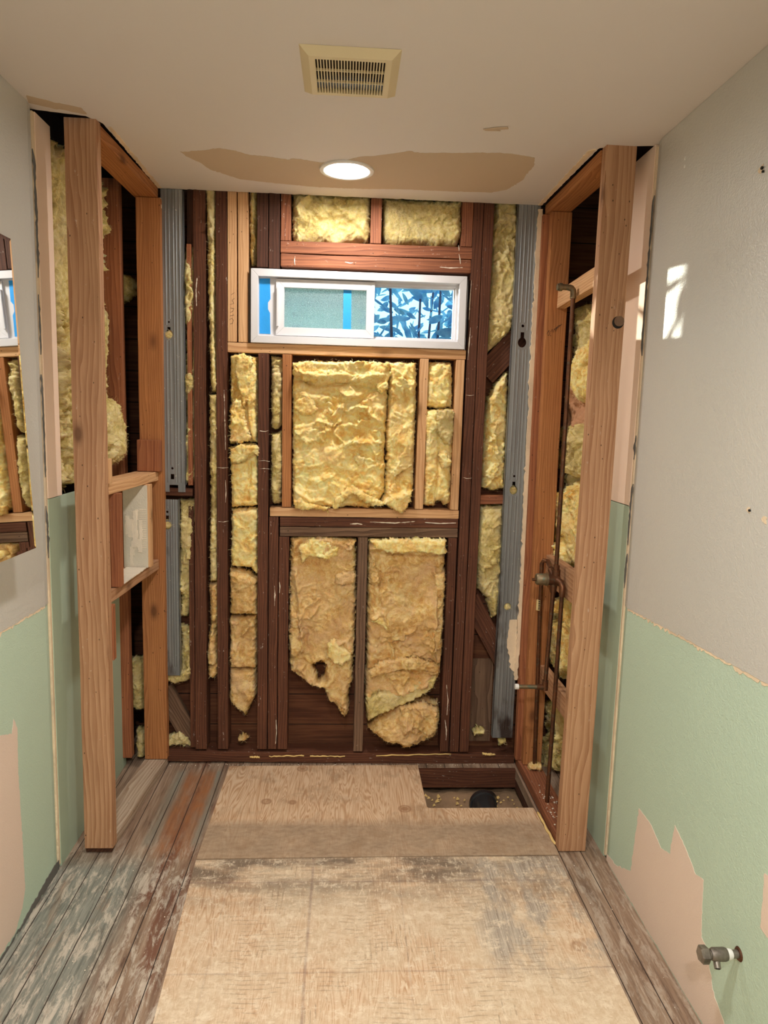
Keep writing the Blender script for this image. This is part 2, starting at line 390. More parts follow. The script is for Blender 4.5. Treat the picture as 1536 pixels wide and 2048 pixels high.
def floor_planks():
    g = G('old_floor_boards'); p = g.geo(); s = g.sep(p); x, y = s[0], s[1]
    grain = g.noise(g.geo(scale=(120,5,10)), 1, 5, .65); gm = g.noise(g.geo(scale=(30,2.2,10)), 1, 4, .6)
    wood_c = g.ramp(g.math('MULTIPLY_ADD', grain, .5, g.math('MULTIPLY', gm, .5)), [(.35, lin(176,156,136)), (.5, lin(144,120,100)), (.66, lin(100,78,64))])
    teal = g.ramp(grain, [(.35, lin(150,152,142)), (.6, lin(112,116,108)), (.75, lin(82,86,82))])
    pm = g.noise(g.geo(scale=(14,3.2,1)), 1, 6, .68, .4)
    left = g.math('MULTIPLY', g.rng(x, -1.2, -.655, .05), g.rng(y, -2, 2.32, .06))
    c = g.mix(g.math('MULTIPLY', left, g.ramp(pm, [(.30, .1), (.44, .95)])), wood_c, teal)
    # bands of reddish brown old finish beside the plywood
    br = g.math('MULTIPLY', g.rng(x, -.665, -.47, .03), g.ramp(g.noise(g.geo(loc=(3,1,0), scale=(16,2.6,1)), 1, 5, .66), [(.46, 0), (.60, .85)]))
    c = g.mix(br, c, g.mix(gm, lin(128,84,62), lin(92,56,46)))
    # brown bare strip and teal streaks close to the back wall
    bk = g.math('MULTIPLY', g.rng(y, 2.34, 2.93, .04), g.rng(x, -.66, -.52, .012))
    c = g.mix(g.math('MULTIPLY', bk, g.ramp(pm, [(.38, .9), (.6, .2)])), c, lin(158,104,66))
    tl = g.math('MULTIPLY', g.rng(y, 2.40, 2.95, .02), g.math('MAXIMUM', g.rng(x, -.535, -.505, .008), g.rng(x, -.705, -.665, .015)))
    c = g.mix(g.math('MULTIPLY', tl, g.ramp(gm, [(.36, .9), (.62, .3)])), c, lin(132,134,122))
    # plaster smears
    ps = g.ramp(g.noise(g.geo(loc=(5,2,0), scale=(34,8,1)), 1, 8, .78, .5), [(.49, 0), (.58, .9)])
    ps = g.math('MULTIPLY', ps, g.math('MULTIPLY', g.rng(y, -2, 2.36, .12), g.math('MULTIPLY_ADD', g.rng(x, -2, .78, .01), .4, .42)))
    c = g.mix(ps, c, g.mix(grain, lin(226,214,198), lin(178,168,152)))
    dk = g.ramp(g.noise(g.geo(loc=(1,7,0), scale=(22,4,1)), 1, 6, .7), [(.58, 0), (.70, .8)])
    c = g.mix(dk, c, lin(72,48,40))
    # seams between boards
    fr = g.math('FRACT', g.math('DIVIDE', g.math('ADD', x, 2.0), .0825))
    c = g.mix(g.math('LESS_THAN', fr, .035), c, lin(50,38,32))
    h = g.math('SUBTRACT', grain, g.math('MULTIPLY', g.math('LESS_THAN', fr, .035), 2.0))
    g.bump(g.math('MULTIPLY_ADD', ps, .8, h), .5, .002)
    return g.done(c, .7, 0, .35)
MT['floor'] = floor_planks()

def plywood(name, dusty, lines):
    g = G(name); p = g.geo(); s = g.sep(p); x, y = s[0], s[1]
    warp = g.noise(g.geo(scale=(5,1.4,1)), 1, 3, .5)
    fig = g.noise(g.geo(scale=(16,1.3,1)), 1, 2, .5, 1.8)
    wv = g.math('SINE', g.math('MULTIPLY', fig, 90))
    grain = g.noise(g.geo(scale=(170,6,1)), 1, 5, .65)
    c = g.ramp(g.math('MULTIPLY_ADD', wv, .17, g.math('MULTIPLY_ADD', grain, .4, .30)), [(.36, lin(216,188,158)), (.6, lin(200,164,130)), (.75, lin(174,134,100))])
    kn = g.vor(g.geo(scale=(4.2,4.2,0)), 1.0)
    c = g.mix(g.ramp(kn, [(.05, .8), (.075, .3), (.10, .75), (.125, 0)]), c, lin(150,108,76))
    if dusty:
        dm = g.math('MULTIPLY', g.rng(y, 2.0, 2.535, .03), g.ramp(g.noise(g.geo(scale=(7,9,1)), 1, 5, .65), [(.25, .55), (.6, .95)]))
        c = g.mix(dm, c, g.ramp(g.noise(g.geo(scale=(30,60,1)), 1, 5, .7), [(.35, lin(172,150,126)), (.7, lin(140,116,94))]))
        dm2 = g.ramp(g.noise(g.geo(loc=(3,3,0), scale=(8,6,1)), 1, 5, .65), [(.52, 0), (.66, .5)])
        c = g.mix(dm2, c, lin(150,120,92))
    else:
        bl = g.ramp(g.noise(g.geo(loc=(1,1,0), scale=(2.6,2.2,1)), 1, 5, .66), [(.38, 0), (.56, .9)])
        c = g.mix(bl, c, g.ramp(g.noise(g.geo(scale=(40,40,1)), 1, 5, .75), [(.35, lin(222,204,178)), (.65, lin(196,170,140))]))
        # dark grime along the far edge and right side
        dm = g.math('MULTIPLY', g.rng(y, 2.13, 2.5, .10), g.ramp(g.noise(g.geo(loc=(2,0,0), scale=(4,11,1)), 1, 5, .65), [(.38, 0), (.58, .85)]))
        c = g.mix(dm, c, lin(104,90,78))
        gp = g.math('MULTIPLY', g.rng(x, .44, .86, .05), g.math('MULTIPLY', g.rng(y, 1.80, 2.33, .06), g.ramp(g.noise(g.geo(loc=(7,4,0), scale=(9,5,1)), 1, 5, .62), [(.44, 0), (.56, .9)])))
        c = g.mix(gp, c, g.ramp(grain, [(.35, lin(196,184,168)), (.65, lin(138,124,112))]))
    # notched-trowel adhesive ridges, in patches
    def comb(axis, fac, loc, thr):
        q = g.noise(g.geo(loc=loc, scale=(6,7,1) if axis == 'y' else (8,5,1)), 1, 3, .5)
        pm = g.ramp(q, [(thr, 0), (thr+.04, 1)])
        co = g.math('ADD', y if axis == 'y' else x, g.math('MULTIPLY', warp, .05))
        ln = g.ramp(g.math('SINE', g.math('MULTIPLY', co, 2*math.pi/.0155)), [(.45, 0), (.95, 1)])
        br = g.ramp(g.noise(g.geo(loc=loc, scale=(26,70,1) if axis == 'y' else (70,26,1)), 1, 4, .6), [(.44, 0), (.54, 1)])
        return g.math('MULTIPLY', g.math('MULTIPLY', g.math('MULTIPLY', ln, pm), br), fac)
    if not dusty:
        c = g.mix(comb('y', .5, (0,0,0), .50), c, lin(150,126,102))
        c = g.mix(comb('x', .5, (4,9,0), .60), c, lin(134,112,90))
        fl = g.ramp(g.noise(g.geo(loc=(8,8,0), scale=(16,22,1)), 1, 8, .8), [(.53, 0), (.63, .7)])
        c = g.mix(fl, c, lin(232,216,192))
        fl2 = g.ramp(g.noise(g.geo(loc=(2,5,0), scale=(90,26,1)), 1, 5, .75), [(.55, 0), (.63, .75)])
        c = g.mix(fl2, c, lin(228,210,184))
    for ax, v0, w_, k in lines:
        wob = g.math('MULTIPLY', g.math('SUBTRACT', warp, .5), .012)
        m_ = g.rng(g.math('ADD', x if ax == 'x' else y, wob), v0-w_, v0+w_, w_*.6)
        m_ = g.math('MULTIPLY', m_, g.ramp(g.noise(g.geo(scale=(12,12,1)), 1, 4), [(.3, k), (.65, k*.3)]))
        c = g.mix(m_, c, lin(112,86,88))
    g.bump(g.math('MULTIPLY_ADD', wv, .1, grain), .3, .0015)
    return g.done(c, .68, 0, .35)
MT['ply_back'] = plywood('plywood_back', True, [])
MT['ply_front'] = plywood('plywood_front', False, [('x', -.085, .004, .55), ('y', 1.795, .003, .3), ('y', 2.185, .004, .5), ('x', -.36, .003, .2), ('x', .21, .003, .2)])

# ------------------------------------------------------------------ structure : floor
HX0, HX1, HY0, HY1 = .354, .795, 2.632, 2.955       # opening cut in the floor for the drain
fl = MB()
def floor_box(x0, x1, y0, y1): fl.box(x0, x1, y0, y1, -.045, 0)
floor_box(-1.12, HX0, YF, 3.43); floor_box(HX1, 1.42, YF, 3.15); floor_box(HX0, HX1, YF, HY0); floor_box(HX0, HX1, HY1+.022, 3.15)
floor = fl.build('floor', MT['floor']); tag(floor, kind='structure')
pit = MB()
nx, ny = 34, 26; vv = []; ff = []
for j in range(ny+1):
    for i in range(nx+1):
        x = HX0-.15+(HX1-HX0+.3)*i/nx; y = HY0-.2+(HY1-HY0+.35)*j/ny
        vv.append((x, y, -.118+.02*float(fbm(np.array(x*9), np.array(y*9), 4))+.01*float(fbm(np.array(x*40), np.array(y*40), 6))))
for j in range(ny):
    for i in range(nx): a = j*(nx+1)+i; ff.append((a, a+1, a+nx+2, a+nx+1))
pit.add(vv, ff); pw = MB()
for q in ((HX0-.14,HX0-.12,2.44,3.30),(HX1+.12,HX1+.14,2.44,3.30)): pw.box(*q, -.3, -.045)
pw.box(HX0-.14, HX1+.14, 2.44, 2.46, -.3, -.045); pw.box(HX0-.14, HX1+.14, 3.08, 3.10, -.3, -.03); pw.box(HX0-.14, HX1+.14, 2.44, 3.1, -.32, -.3)
pw.build('crawl_space_walls', MT['cavity'], floor)
tag(pit.build('crawl_space_soil', MT['dirt'], floor, smooth=True), kind='stuff')
# plywood sheets
pb = MB().poly([(-.487,2.978),(HX0,2.986),(HX0+.002,HY0+.006),(HX0+.012,HY0),(HX1-.006,HY0),(.802,2.36),(.801,2.325),(-.494,2.316),(-.49,2.6)], [], (0,0,.0005), (1,0,0), (0,1,0), (0,0,1), .006)
ply = pb.build('plywood_sheet', MT['ply_back'], bevel=.001); tag(ply, 'clean tan plywood subfloor sheet cut around the drain opening', 'plywood sheet')
pb = MB().poly([(-.494,2.309),(.20,2.317),(.792,2.316),(.797,1.90),(.795,YF+.02),(-.452,YF+.02),(-.463,1.64),(-.478,1.95)], [], (0,0,.0005), (1,0,0), (0,1,0), (0,0,1), .005)
ply2 = pb.build('plywood_sheet', MT['ply_front'], bevel=.001); tag(ply2, 'large scraped plywood floor sheet with glue ridges and chalk lines in the foreground', 'plywood sheet')

# ------------------------------------------------------------------ structure : ceiling
ce_out = [(-1.0, YF), (1.02, YF), (1.02, 2.325), (.905, 2.345), (.80, 2.375), (.792, 2.7), (.785, 3.0), (-.765, 3.0), (-.768, 2.7), (-.775, 2.375), (-.81, 2.325), (-1.0, 2.288)]
light_spots = [(-.016, 2.686), (0.0, 1.02), (0.0, -.45)]
def circle(cx, cy, r, n=40, a0=0): return [(cx+r*math.cos(2*math.pi*k/n+a0), cy+r*math.sin(2*math.pi*k/n+a0)) for k in range(n)]
VX0, VX1, VY0, VY1 = -.132, .117, 1.832, 2.083
holes = [circle(x, y, .082) for x, y in light_spots] + [[(VX0+.03,VY0+.03),(VX1-.03,VY0+.03),(VX1-.03,VY1-.03),(VX0+.03,VY1-.03)]]
ce = MB().poly(jag(ce_out, .012, .003, 2, keep=(0, 1, 11)), holes, (0,0,H), (1,0,0), (0,1,0), (0,0,1), .013)
ceiling = ce.build('ceiling', MT['ceiling']); tag(ceiling, kind='structure')
lid = MB(); lid.box(-1.15, 1.45, YF-.1, 3.45, 2.60, 2.62)
lid.build('attic_boards', MT['cavity'], ceiling)
patch = [(-.585,2.588),(-.53,2.572),(-.442,2.538),(-.40,2.548),(-.349,2.586),(-.28,2.596),(-.215,2.614),(-.19,2.598),(-.11,2.626),(-.06,2.62),(-.01,2.585),(.029,2.551),(.08,2.538),(.13,2.512),(.193,2.478),(.23,2.492),(.32,2.478),(.492,2.455),(.56,2.465),(.618,2.482),(.635,2.56),(.632,2.708),(.60,2.82),(.55,2.862),(.40,2.872),(.191,2.874),(.03,2.892),(-.121,2.895),(-.28,2.872),(-.421,2.843),(-.475,2.79),(-.518,2.748),(-.535,2.69),(-.572,2.63)]
MB().poly(jag(patch, .008, .004, 9), [circle(-.016, 2.686, .083)], (0,0,H-.0008), (1,0,0), (0,1,0), (0,0,1), .0009).build('peeled_patch', MT['tan_patch'], ceiling)
MB().poly([(.40,2.268),(.44,2.25),(.47,2.243),(.475,2.255),(.44,2.265),(.455,2.272),(.41,2.275)], [], (0,0,H-.004), (1,0,0), (0,1,0), (0,0,1), .003).build('paint_flake', MT['tan_patch'], ceiling)
MB().poly(jag([(-.93,2.20),(-.87,2.235),(-.80,2.265),(-.80,2.31),(-.88,2.285),(-.945,2.25)], .008, .004, 4), [], (0,0,H-.0008), (1,0,0), (0,1,0), (0,0,1), .0009).build('peeled_patch', MT['tan_patch'], ceiling)
# bare drywall edge along both sides of the alcove ceiling
MB().poly(jag([(-.768,2.40),(-.756,2.40),(-.752,2.99),(-.767,2.99)], .01, .004, 21), [], (0,0,H-.003), (1,0,0), (0,1,0), (0,0,1), .0032).build('torn_edge', MT['torn_paper'], ceiling)
MB().poly(jag([(.790,2.38),(.772,2.40),(.768,2.99),(.784,2.99)], .01, .004, 22), [], (0,0,H-.003), (1,0,0), (0,1,0), (0,0,1), .0032).build('torn_edge', MT['torn_paper'], ceiling)

# ------------------------------------------------------------------ structure : walls
def wall_side(sign):
    X = XL if sign < 0 else XR; n = 'wall_left' if sign < 0 else 'wall_right'; ye = 2.285 if sign < 0 else 2.318
    out = -sign  # towards the room
    prof = [(X, YF-.05), (X, ye-.045), (X+sign*.004, ye-.02), (X+sign*.012, ye), (X+sign*.115, ye), (X+sign*.115, YF-.05)]
    w = MB().poly(prof, [], (0,0,-.03), (1,0,0), (0,1,0), (0,0,1), H+.04).build(n, MT['green_board']); tag(w, kind='structure')
    if sign < 0: edge = [(YF,.99),(1.2,.955),(1.943,.938),(ye-.05,.933)]
    else: edge = [(YF,1.08),(.8,1.01),(1.477,.982),(1.9,.962),(ye-.048,.940)]
    gp = jag(edge, .008, .003, 31+sign, close=False) + [(edge[-1][0], H-.001), (YF, H-.001)]
    tp = jag([(a, b-.007) for a, b in edge], .007, .006, 41+sign, close=False) + [(edge[-1][0], edge[-1][1]+.04), (YF, edge[0][1]+.04)]
    MB().poly(gp, [], (X,0,0), (0,1,0), (0,0,1), (out,0,0), .0022).build('gray_paint_layer', MT['gray_paint'], w)
    MB().poly(tp, [], (X,0,0), (0,1,0), (0,0,1), (out,0,0), .0012).build('torn_paper_edge', MT['torn_paper'], w)
    # rounded end of the wall, still painted
    for z0, z1, m in ((edge[-1][1], H-.001, 'gray_paint'),):
        q = [(X, ye-.049), (X+sign*.004, ye-.02), (X+sign*.012, ye-.001)]
        b = MB()
        for (xa, ya), (xb, yb) in zip(q, q[1:]):
            b.hexa([(xa+out*.0022,ya,z0),(xb+out*.0022,yb,z0),(xb-out*.0,yb,z0),(xa,ya,z0)], [(xa+out*.0022,ya,z1),(xb+out*.0022,yb,z1),(xb,yb,z1),(xa,ya,z1)])
        b.build('painted_corner', MT[m], w)
    # ragged cut end of the drywall
    pe = []; rr = random.Random(5+sign)
    zz = np.linspace(0.01, H-.01, 170)
    inn = [ye-.006-.006*abs(float(perlin(np.array(z*17), np.array(1.3), 3+sign)))-.007*max(0, float(perlin(np.array(z*4), np.array(7.3), 5+sign))) for z in zz]
    outr = [ye+.010+.010*float(perlin(np.array(z*13), np.array(4.1), 8+sign)) for z in zz]
    ol = [(a, float(z)) for a, z in zip(inn, zz)] + [(a, float(z)) for a, z in reversed(list(zip(outr, zz)))]
    MB().poly(ol, [], (X+sign*.012,0,0), (0,1,0), (0,0,1), (out,0,0), .0105).build('torn_drywall_edge', MT['torn_paper'], w)
    sl = [(2.32,1.95,.010),(1.90,1.72,.006),(1.66,1.34,.007),(1.25,1.08,.009)] if sign < 0 else [(2.28,1.78,.010),(1.52,1.44,.007),(1.36,1.15,.009),(1.12,1.0,.010)]
    for i, (za, zb, wd) in enumerate(sl):
        pts = jag([(ye-.016, za), (ye-.016+wd, za-.03), (ye-.014+wd, zb+.05), (ye-.012, zb)], .012, .005, i+3)
        MB().poly(pts, [], (X,0,0), (0,1,0), (0,0,1), (out,0,0), .0028).build('dark_paint_scar', MT['dark_paint'], w)
    return w
wall_left = wall_side(-1); wall_right = wall_side(1)
def wl_poly(wall, X, out, name, mat, pts, t, seed=1, amp=.004, step=.008):
    return MB().poly(jag(pts, step, amp, seed), [], (X,0,0), (0,1,0), (0,0,1), (out,0,0), t).build(name, MT[mat], wall)
# torn-away green face showing pink paper
wl_poly(wall_left, XL, 1, 'torn_pink_paper', 'pink_paper', [(2.018,.624),(2.012,.50),(2.015,.383),(2.02,.25),(2.023,.105),(2.0,.06),(1.95,.02),(1.7,.01),(1.2,.01),(1.2,.70),(1.5,.68),(1.7,.665),(1.90,.655),(1.985,.62),(1.997,.66)], .0011, 51, .0025)
wl_poly(wall_right, XR, -1, 'torn_pink_paper', 'pink_paper', [(2.29,.03),(2.2,.045),(2.09,.10),(2.08,.20),(2.067,.335),(1.98,.335),(1.90,.305),(1.845,.325),(1.832,.42),(1.76,.395),(1.70,.36),(1.66,.372),(1.655,.30),(1.645,.22),(1.60,.205),(1.595,.17),(1.56,.12),(1.50,.09),(1.42,.03),(1.40,.005),(2.29,.005)], .0011, 52, .003)
wl_poly(wall_right, XR, -1, 'torn_pink_paper', 'pink_paper', [(1.418,.56),(1.35,.58),(1.2,.50),(1.2,.40),(1.412,.43)], .0011, 53, .003)
# grime along the foot of the walls, scuffs
wl_poly(wall_left, XL, 1, 'wall_foot_grime', 'dark_paint', [(2.27,.04),(2.2,.035),(2.12,.03),(2.0,.012),(1.6,.008),(1.6,.001),(2.27,.001)], .0016, 54, .005)
def scar(wall, X, out, y, z, r, mat, name='wall_scar'):
    pts = [(y+r*(1+.5*math.sin(3*a+y))*math.cos(a), z+r*1.2*math.sin(a)*(1+.3*math.cos(2*a+z*9))) for a in [2*math.pi*k/14 for k in range(14)]]
    return MB().poly(pts, [], (X,0,0), (0,1,0), (0,0,1), (out,0,0), .0034).build(name, MT[mat], wall)
for px, py, r, m in ((1525,338,.009,'torn_paper'),(1500,1020,.007,'torn_paper'),(1532,1040,.009,'torn_paper'),(1372,317,.004,'trim_white'),(1371,333,.003,'trim_white')):
    p = at(px, py, 0, XR); scar(wall_right, XR, -1, p.y, p.z, r, m)
for px, py, r, m in ((1525,336,.004,'bark'),(1527,343,.003,'bark'),(1500,1021,.003,'bark')):
    p = at(px, py, 0, XR-.003); MB().tube([(XR-.0025,p.y,p.z),(XR-.0062,p.y,p.z)], r, 8).build('screw_hole', MT['black'], wall_right)
# boards of the older wall that continue behind the alcove framing
def board(wall, x0, x1, y0, y1, z0, z1, name, mat, bev=.001):
    return MB().box(x0, x1, y0, y1, z0, z1).build(name, MT[mat], wall, bevel=bev)
board(wall_left, -.960, -.946, 2.29, 3.010, .0, 1.268, 'green_backing_board', 'green_smooth')
board(wall_left, -.960, -.946, 2.29, 2.400, 1.270, 2.432, 'pink_backing_board', 'pink_board')
board(wall_left, -1.075, -1.06, 2.285, 3.42, -.06, 2.6, 'cavity_backing', 'cavity')
board(wall_right, .964, .978, 2.322, 2.52, .0, 1.280, 'green_backing_board', 'green_smooth')
board(wall_right, .964, .978, 2.322, 2.52, 1.283, 2.44, 'pink_backing_board', 'pink_board')
board(wall_right, 1.40, 1.415, 2.318, 3.12, -.06, 2.6, 'cavity_backing', 'cavity'); board(wall_right, 1.07, 1.41, 2.305, 2.318, -.06, 2.6, 'cavity_end', 'cavity')  # right cavity set deeper so the bay falls dark
# back wall: exterior sheathing with the window opening
WX0, WX1, WZ0, WZ1 = -.404, .492, 1.846, 2.150
wb = MB(); ys0, ys1 = 3.100, 3.125
wb.box(-.862, WX0, ys0, ys1, -.1, 2.62); wb.box(-1.1, -.862, 3.40, 3.425, -.1, 2.62); wb.box(-.875, -.862, ys1, 3.40, -.1, 2.62); wb.box(WX1, 1.42, ys0, ys1, -.1, 2.62); wb.box(WX0, WX1, ys0, ys1, -.1, WZ0); wb.box(WX0, WX1, ys0, ys1, WZ1, 2.62)  # left bay set back so it falls dark; return added against stray light
wall_back = wb.build('wall_back', MT['sheathing']); tag(wall_back, kind='structure')
MB().box(.59, .70, 3.094, 3.0995, .07, .47).build('plywood_backing', MT['graywood'], wall_back)
wf = MB().box(-1.1, 1.1, YF-.12, YF, -.05, 2.62).build('wall_front', MT['gray_paint']); tag(wf, kind='structure')

# ------------------------------------------------------------------ lumber
def beam(name, a, b, u, w, t, mat, label=None, cat='stud', group=None, parent=None, wobble=.0008, bev=.0022, seed=None):
    """board from a to b (centre line), width w along u, thickness t across; grain runs along its local Z"""
    a = Vector(a); b = Vector(b); zd = (b-a); L = zd.length; zd.normalize(); u = Vector(u); u = (u - zd*u.dot(zd)).normalized(); v = zd.cross(u)
    n = max(2, int(L/.06)); sd = seed if seed is not None else random.randint(0, 9999); vs = []; fs = []
    for i in range(n+1):
        z = L*i/n
        for k, (sx, sy) in enumerate(((-1,-1),(1,-1),(1,1),(-1,1))):
            j = wobble*float(perlin(np.array(z*4+.37), np.array(k*3.7), sd)); j2 = wobble*float(perlin(np.array(z*4+.37), np.array(k*3.7+11), sd))
            vs.append(Vector((sx*(w/2)+j, sy*(t/2)+j2, z)))
    for i in range(n):
        for k in range(4):
            p = i*4+k; q = i*4+(k+1) % 4; fs.append((p, q, q+4, p+4))
    fs.append((3,2,1,0)); fs.append(tuple(n*4+k for k in range(4)))
    o = link_mesh(name, vs, fs, MT[mat], None, bevel=bev)
    o.matrix_world = Matrix(((u.x, v.x, zd.x, a.x), (u.y, v.y, zd.y, a.y), (u.z, v.z, zd.z, a.z), (0,0,0,1)))
    if parent:
        mw = o.matrix_world.copy(); o.parent = parent; o.matrix_parent_inverse = world_of(parent).inverted()
    if label: tag(o, label, cat, group)
    return o
SD = .085
def vstud(label, xb, zb, xt, zt, mat, y0=YB, depth=SD, name='wall_stud', **k):
    """upright: (x0,x1) at the bottom and at the top, front face at y0"""
    return beam(name, (sum(xb)/2, y0+depth/2, zb), (sum(xt)/2, y0+depth/2, zt), (1,0,0), ((xb[1]-xb[0])+(xt[1]-xt[0]))/2-.0012, depth, MT and mat, label, **k)
def hbeam(label, x0, z0, x1, z1, th, mat, y0=YB, depth=SD, name='header_beam', cat='beam', **k):
    """level board: centre heights z0 at x0 and z1 at x1"""
    return beam(name, (x0, y0+depth/2, z0), (x1, y0+depth/2, z1), (0,0,1), th-.0012, depth, mat, label, cat, **k)

TOPZ = 2.455; PL = .068
# sole plate along the back wall
beam('bottom_plate', (-.86, YB+.045, .036), (.80, YB+.045, .018), (0,1,0), .090, .048, 'redwood', 'dusty dark redwood bottom plate running along the foot of the back wall', 'plate')
vstud('dark recessed stud beside the top of the upper left galvanised channel', (-.665,-.632), 2.2, (-.665,-.630), TOPZ, 'redwood_black', y0=YB+.03, depth=.055)
vstud('thin reddish furring strip beside the upper left galvanised channel', (-.664,-.644), 1.25, (-.664,-.642), 2.235, 'fir_red', y0=YB+.004, depth=.05, name='furring_strip', cat='strip')
vstud('thin dark furring strip beside the lower left galvanised channel', (-.667,-.644), .07, (-.667,-.644), 1.16, 'redwood', y0=YB+.012, depth=.05, name='furring_strip', cat='strip')
vstud('dark redwood stud with a white paint drip, second upright right of left channel', (-.645,-.590), PL, (-.632,-.586), TOPZ, 'redwood')
vstud('dark reddish stud with white plaster flecks between two strips of insulation left of window', (-.545,-.496), PL, (-.544,-.499), TOPZ, 'redwood')
vstud('pale new trimmer stud with pencil writing left of the window', (-.497,-.459), 1.851, (-.497,-.459), TOPZ, 'fir')
vstud('pale new stud with a knot touching the left window jamb', (-.453,-.413), 1.851, (-.456,-.415), TOPZ, 'fir')
vstud('dark stub stud left over the window header, beside the narrow insulation', (-.378,-.333), 2.155, (-.378,-.332), TOPZ, 'redwood_black')
vstud('dark stub stud touching the left end of the header beams', (-.331,-.285), 2.152, (-.331,-.285), TOPZ, 'redwood_black')
vstud('short red cripple at left end above the window header', (-.282,-.242), 2.262, (-.282,-.241), TOPZ, 'redwood_mid')
vstud('short red cripple between the two insulation pads above the header', (.084,.129), 2.266, (.083,.130), TOPZ, 'redwood_mid')
vstud('short red cripple at right end above the window header', (.460,.505), 2.268, (.458,.506), TOPZ, 'redwood_mid')
vstud('long dark king stud hugging the right window jamb', (.497,.543), PL-.012, (.508,.547), TOPZ, 'redwood')
vstud('long dark king stud second from the right window jamb', (.545,.587), PL-.012, (.549,.593), TOPZ, 'redwood')
vstud('dark king stud under the left window end, full height below the sill board', (-.370,-.325), PL, (-.371,-.327), 1.808, 'redwood')
vstud('dark middle stud of the triple at lower left of the lower opening', (-.323,-.282), PL, (-.323,-.282), 1.122, 'redwood')
vstud('dark cripple at left side under the lower dark beams', (-.280,-.236), PL, (-.280,-.236), 1.036, 'redwood')
vstud('weathered grey brown centre stud between the two lower insulation bays', (.061,.104), PL-.01, (.061,.104), 1.040, 'graywood')
vstud('dark cripple at right side under the lower dark beams', (.455,.495), PL-.012, (.455,.495), 1.044, 'redwood')
hbeam('upper dark red header beam over the window', -.282, 2.238, .508, 2.242, .048, 'redwood_mid')
hbeam('lower rough edged dark red header beam directly over the window', -.282, 2.186, .506, 2.190, .052, 'redwood_mid', wobble=.003, bev=.006)
hbeam('pale new sill board right under the window', -.497, 1.829, .499, 1.829, .040, 'fir', name='sill_board', cat='board')
hbeam('pale new bottom board of the middle framed opening', -.319, 1.1435, .497, 1.1475, .038, 'fir', name='sill_board', cat='board')
hbeam('upper dark beam under the pale middle board', -.276, 1.1015, .496, 1.108, .042, 'redwood')
hbeam('lower dark weathered beam under the pale middle board', -.276, 1.0585, .496, 1.066, .042, 'graywood', y0=YB+.002)
vstud('orange upright at left edge of the large middle insulation', (-.268,-.229), 1.165, (-.272,-.232), 1.808, 'fir_orange')
vstud('pale new upright at right edge of the large middle insulation', (.302,.340), 1.168, (.306,.343), 1.808, 'fir')
vstud('pale new upright beside the dark king studs under the window', (.458,.494), 1.168, (.459,.497), 1.808, 'fir')
hbeam('short dark block under the upper left galvanised channel', -.772, 1.222, -.646, 1.219, .034, 'redwood', y0=YB+.004, name='blocking', cat='block')
hbeam('short red block between dark king studs and right galvanised channel', .590, 1.213, .698, 1.216, .040, 'redwood_mid', y0=YB+.01, name='blocking', cat='block')
def diag(label, pa, pb, w, mat, y=YB+.055, t=.03):
    A = at(*pa, 1, y); B = at(*pb, 1, y); d = B-A; return beam('diagonal_brace', A, B, (-d.z,0,d.x), w, t, mat, label, 'brace')
diag('dark diagonal brace at upper right beside the king studs', (1052,660), (968,750), .10, 'redwood')
diag('dark diagonal brace at lower right behind the galvanised channel', (938,1195), (1010,1330), .085, 'redwood')
diag('grey diagonal brace at lower left behind the dark studs', (326,1375), (392,1490), .085, 'graywood')
# old corner stud and dark upright in the wall cavity behind the left wing
vstud('reddish corner stud behind the front left post', (-.985,-.905), .05, (-.985,-.915), 2.46, 'fir_red', y0=2.965, depth=.04)

# left alcove wing
LP = beam('wall_post', (-.837, YP+.0195, .028), (-.834, YP+.0195, 2.442), (1,0,0), .098, .039, 'fir_post', 'tall pale front post of left alcove wall with a large knot near its foot', 'post', wobble=.0015)
beam('top_plate', (-.832, 2.384, 2.418), (-.812, 2.99, 2.418), (1,0,0), .092, .040, 'fir_orange', 'orange top plate of the left alcove wall under the ceiling', 'plate')
beam('wall_stud', (-.805, 2.989, .042), (-.802, 2.989, 2.396), (1,0,0), .096, .038, 'fir_orange', 'orange back stud of left alcove wall with a dark stain halfway up', 'stud')
beam('bottom_plate', (-.846, 2.400, .020), (-.808, 3.005, .020), (1,0,0), .092, .038, 'dustywood', 'dusty whitish bottom plate of the left alcove wall', 'plate')
beam('post_gap_shade', (-.845, YP+.020, .0145), (-.845, YP+.050, .0145), (1,0,0), .09, .026, 'redwood_black', 'dark filler standing in for the shaded gap under the front left post', 'block')  # dark block painted as the shade of the empty gap below the post
def wing_h(label, z, x0, x1, y0, y1, mat, th=.038): return beam('niche_rail', (x0, y0, z), (x1, y1, z), (1,0,0), .090, th, mat, label, 'board', bev=.003)
wing_h('upper board of the wall niche in left alcove wall', 1.291, -.842, -.820, 2.385, 2.968, 'fir')
wing_h('lower board of the wall niche in left alcove wall', .917, -.844, -.824, 2.385, 2.968, 'fir_post', .042)
beam('niche_jack', (-.826, 2.480, .940), (-.826, 2.480, 1.271), (1,0,0), .095, .034, 'fir_red', 'front upright of the wall niche, facing the camera', 'stud')
beam('niche_jack', (-.813, 2.815, .940), (-.813, 2.815, 1.271), (1,0,0), .096, .036, 'fir', 'rear upright of the wall niche next to the back stud', 'stud')
beam('cleat_block', (-.806, 2.949, 1.312), (-.805, 2.949, 1.440), (1,0,0), .093, .036, 'fir_red', 'short red block standing on the niche top board before the back stud', 'block')
beam('cleat_block', (-.815, 2.402, 1.312), (-.815, 2.402, 1.395), (1,0,0), .060, .034, 'fir', 'thin pale cleat beside the front left post above the niche', 'block')
beam('cleat_block', (-.815, 2.400, .70), (-.815, 2.400, .894), (1,0,0), .062, .030, 'fir_red', 'splintered red cleat beside the front left post under the niche', 'block')

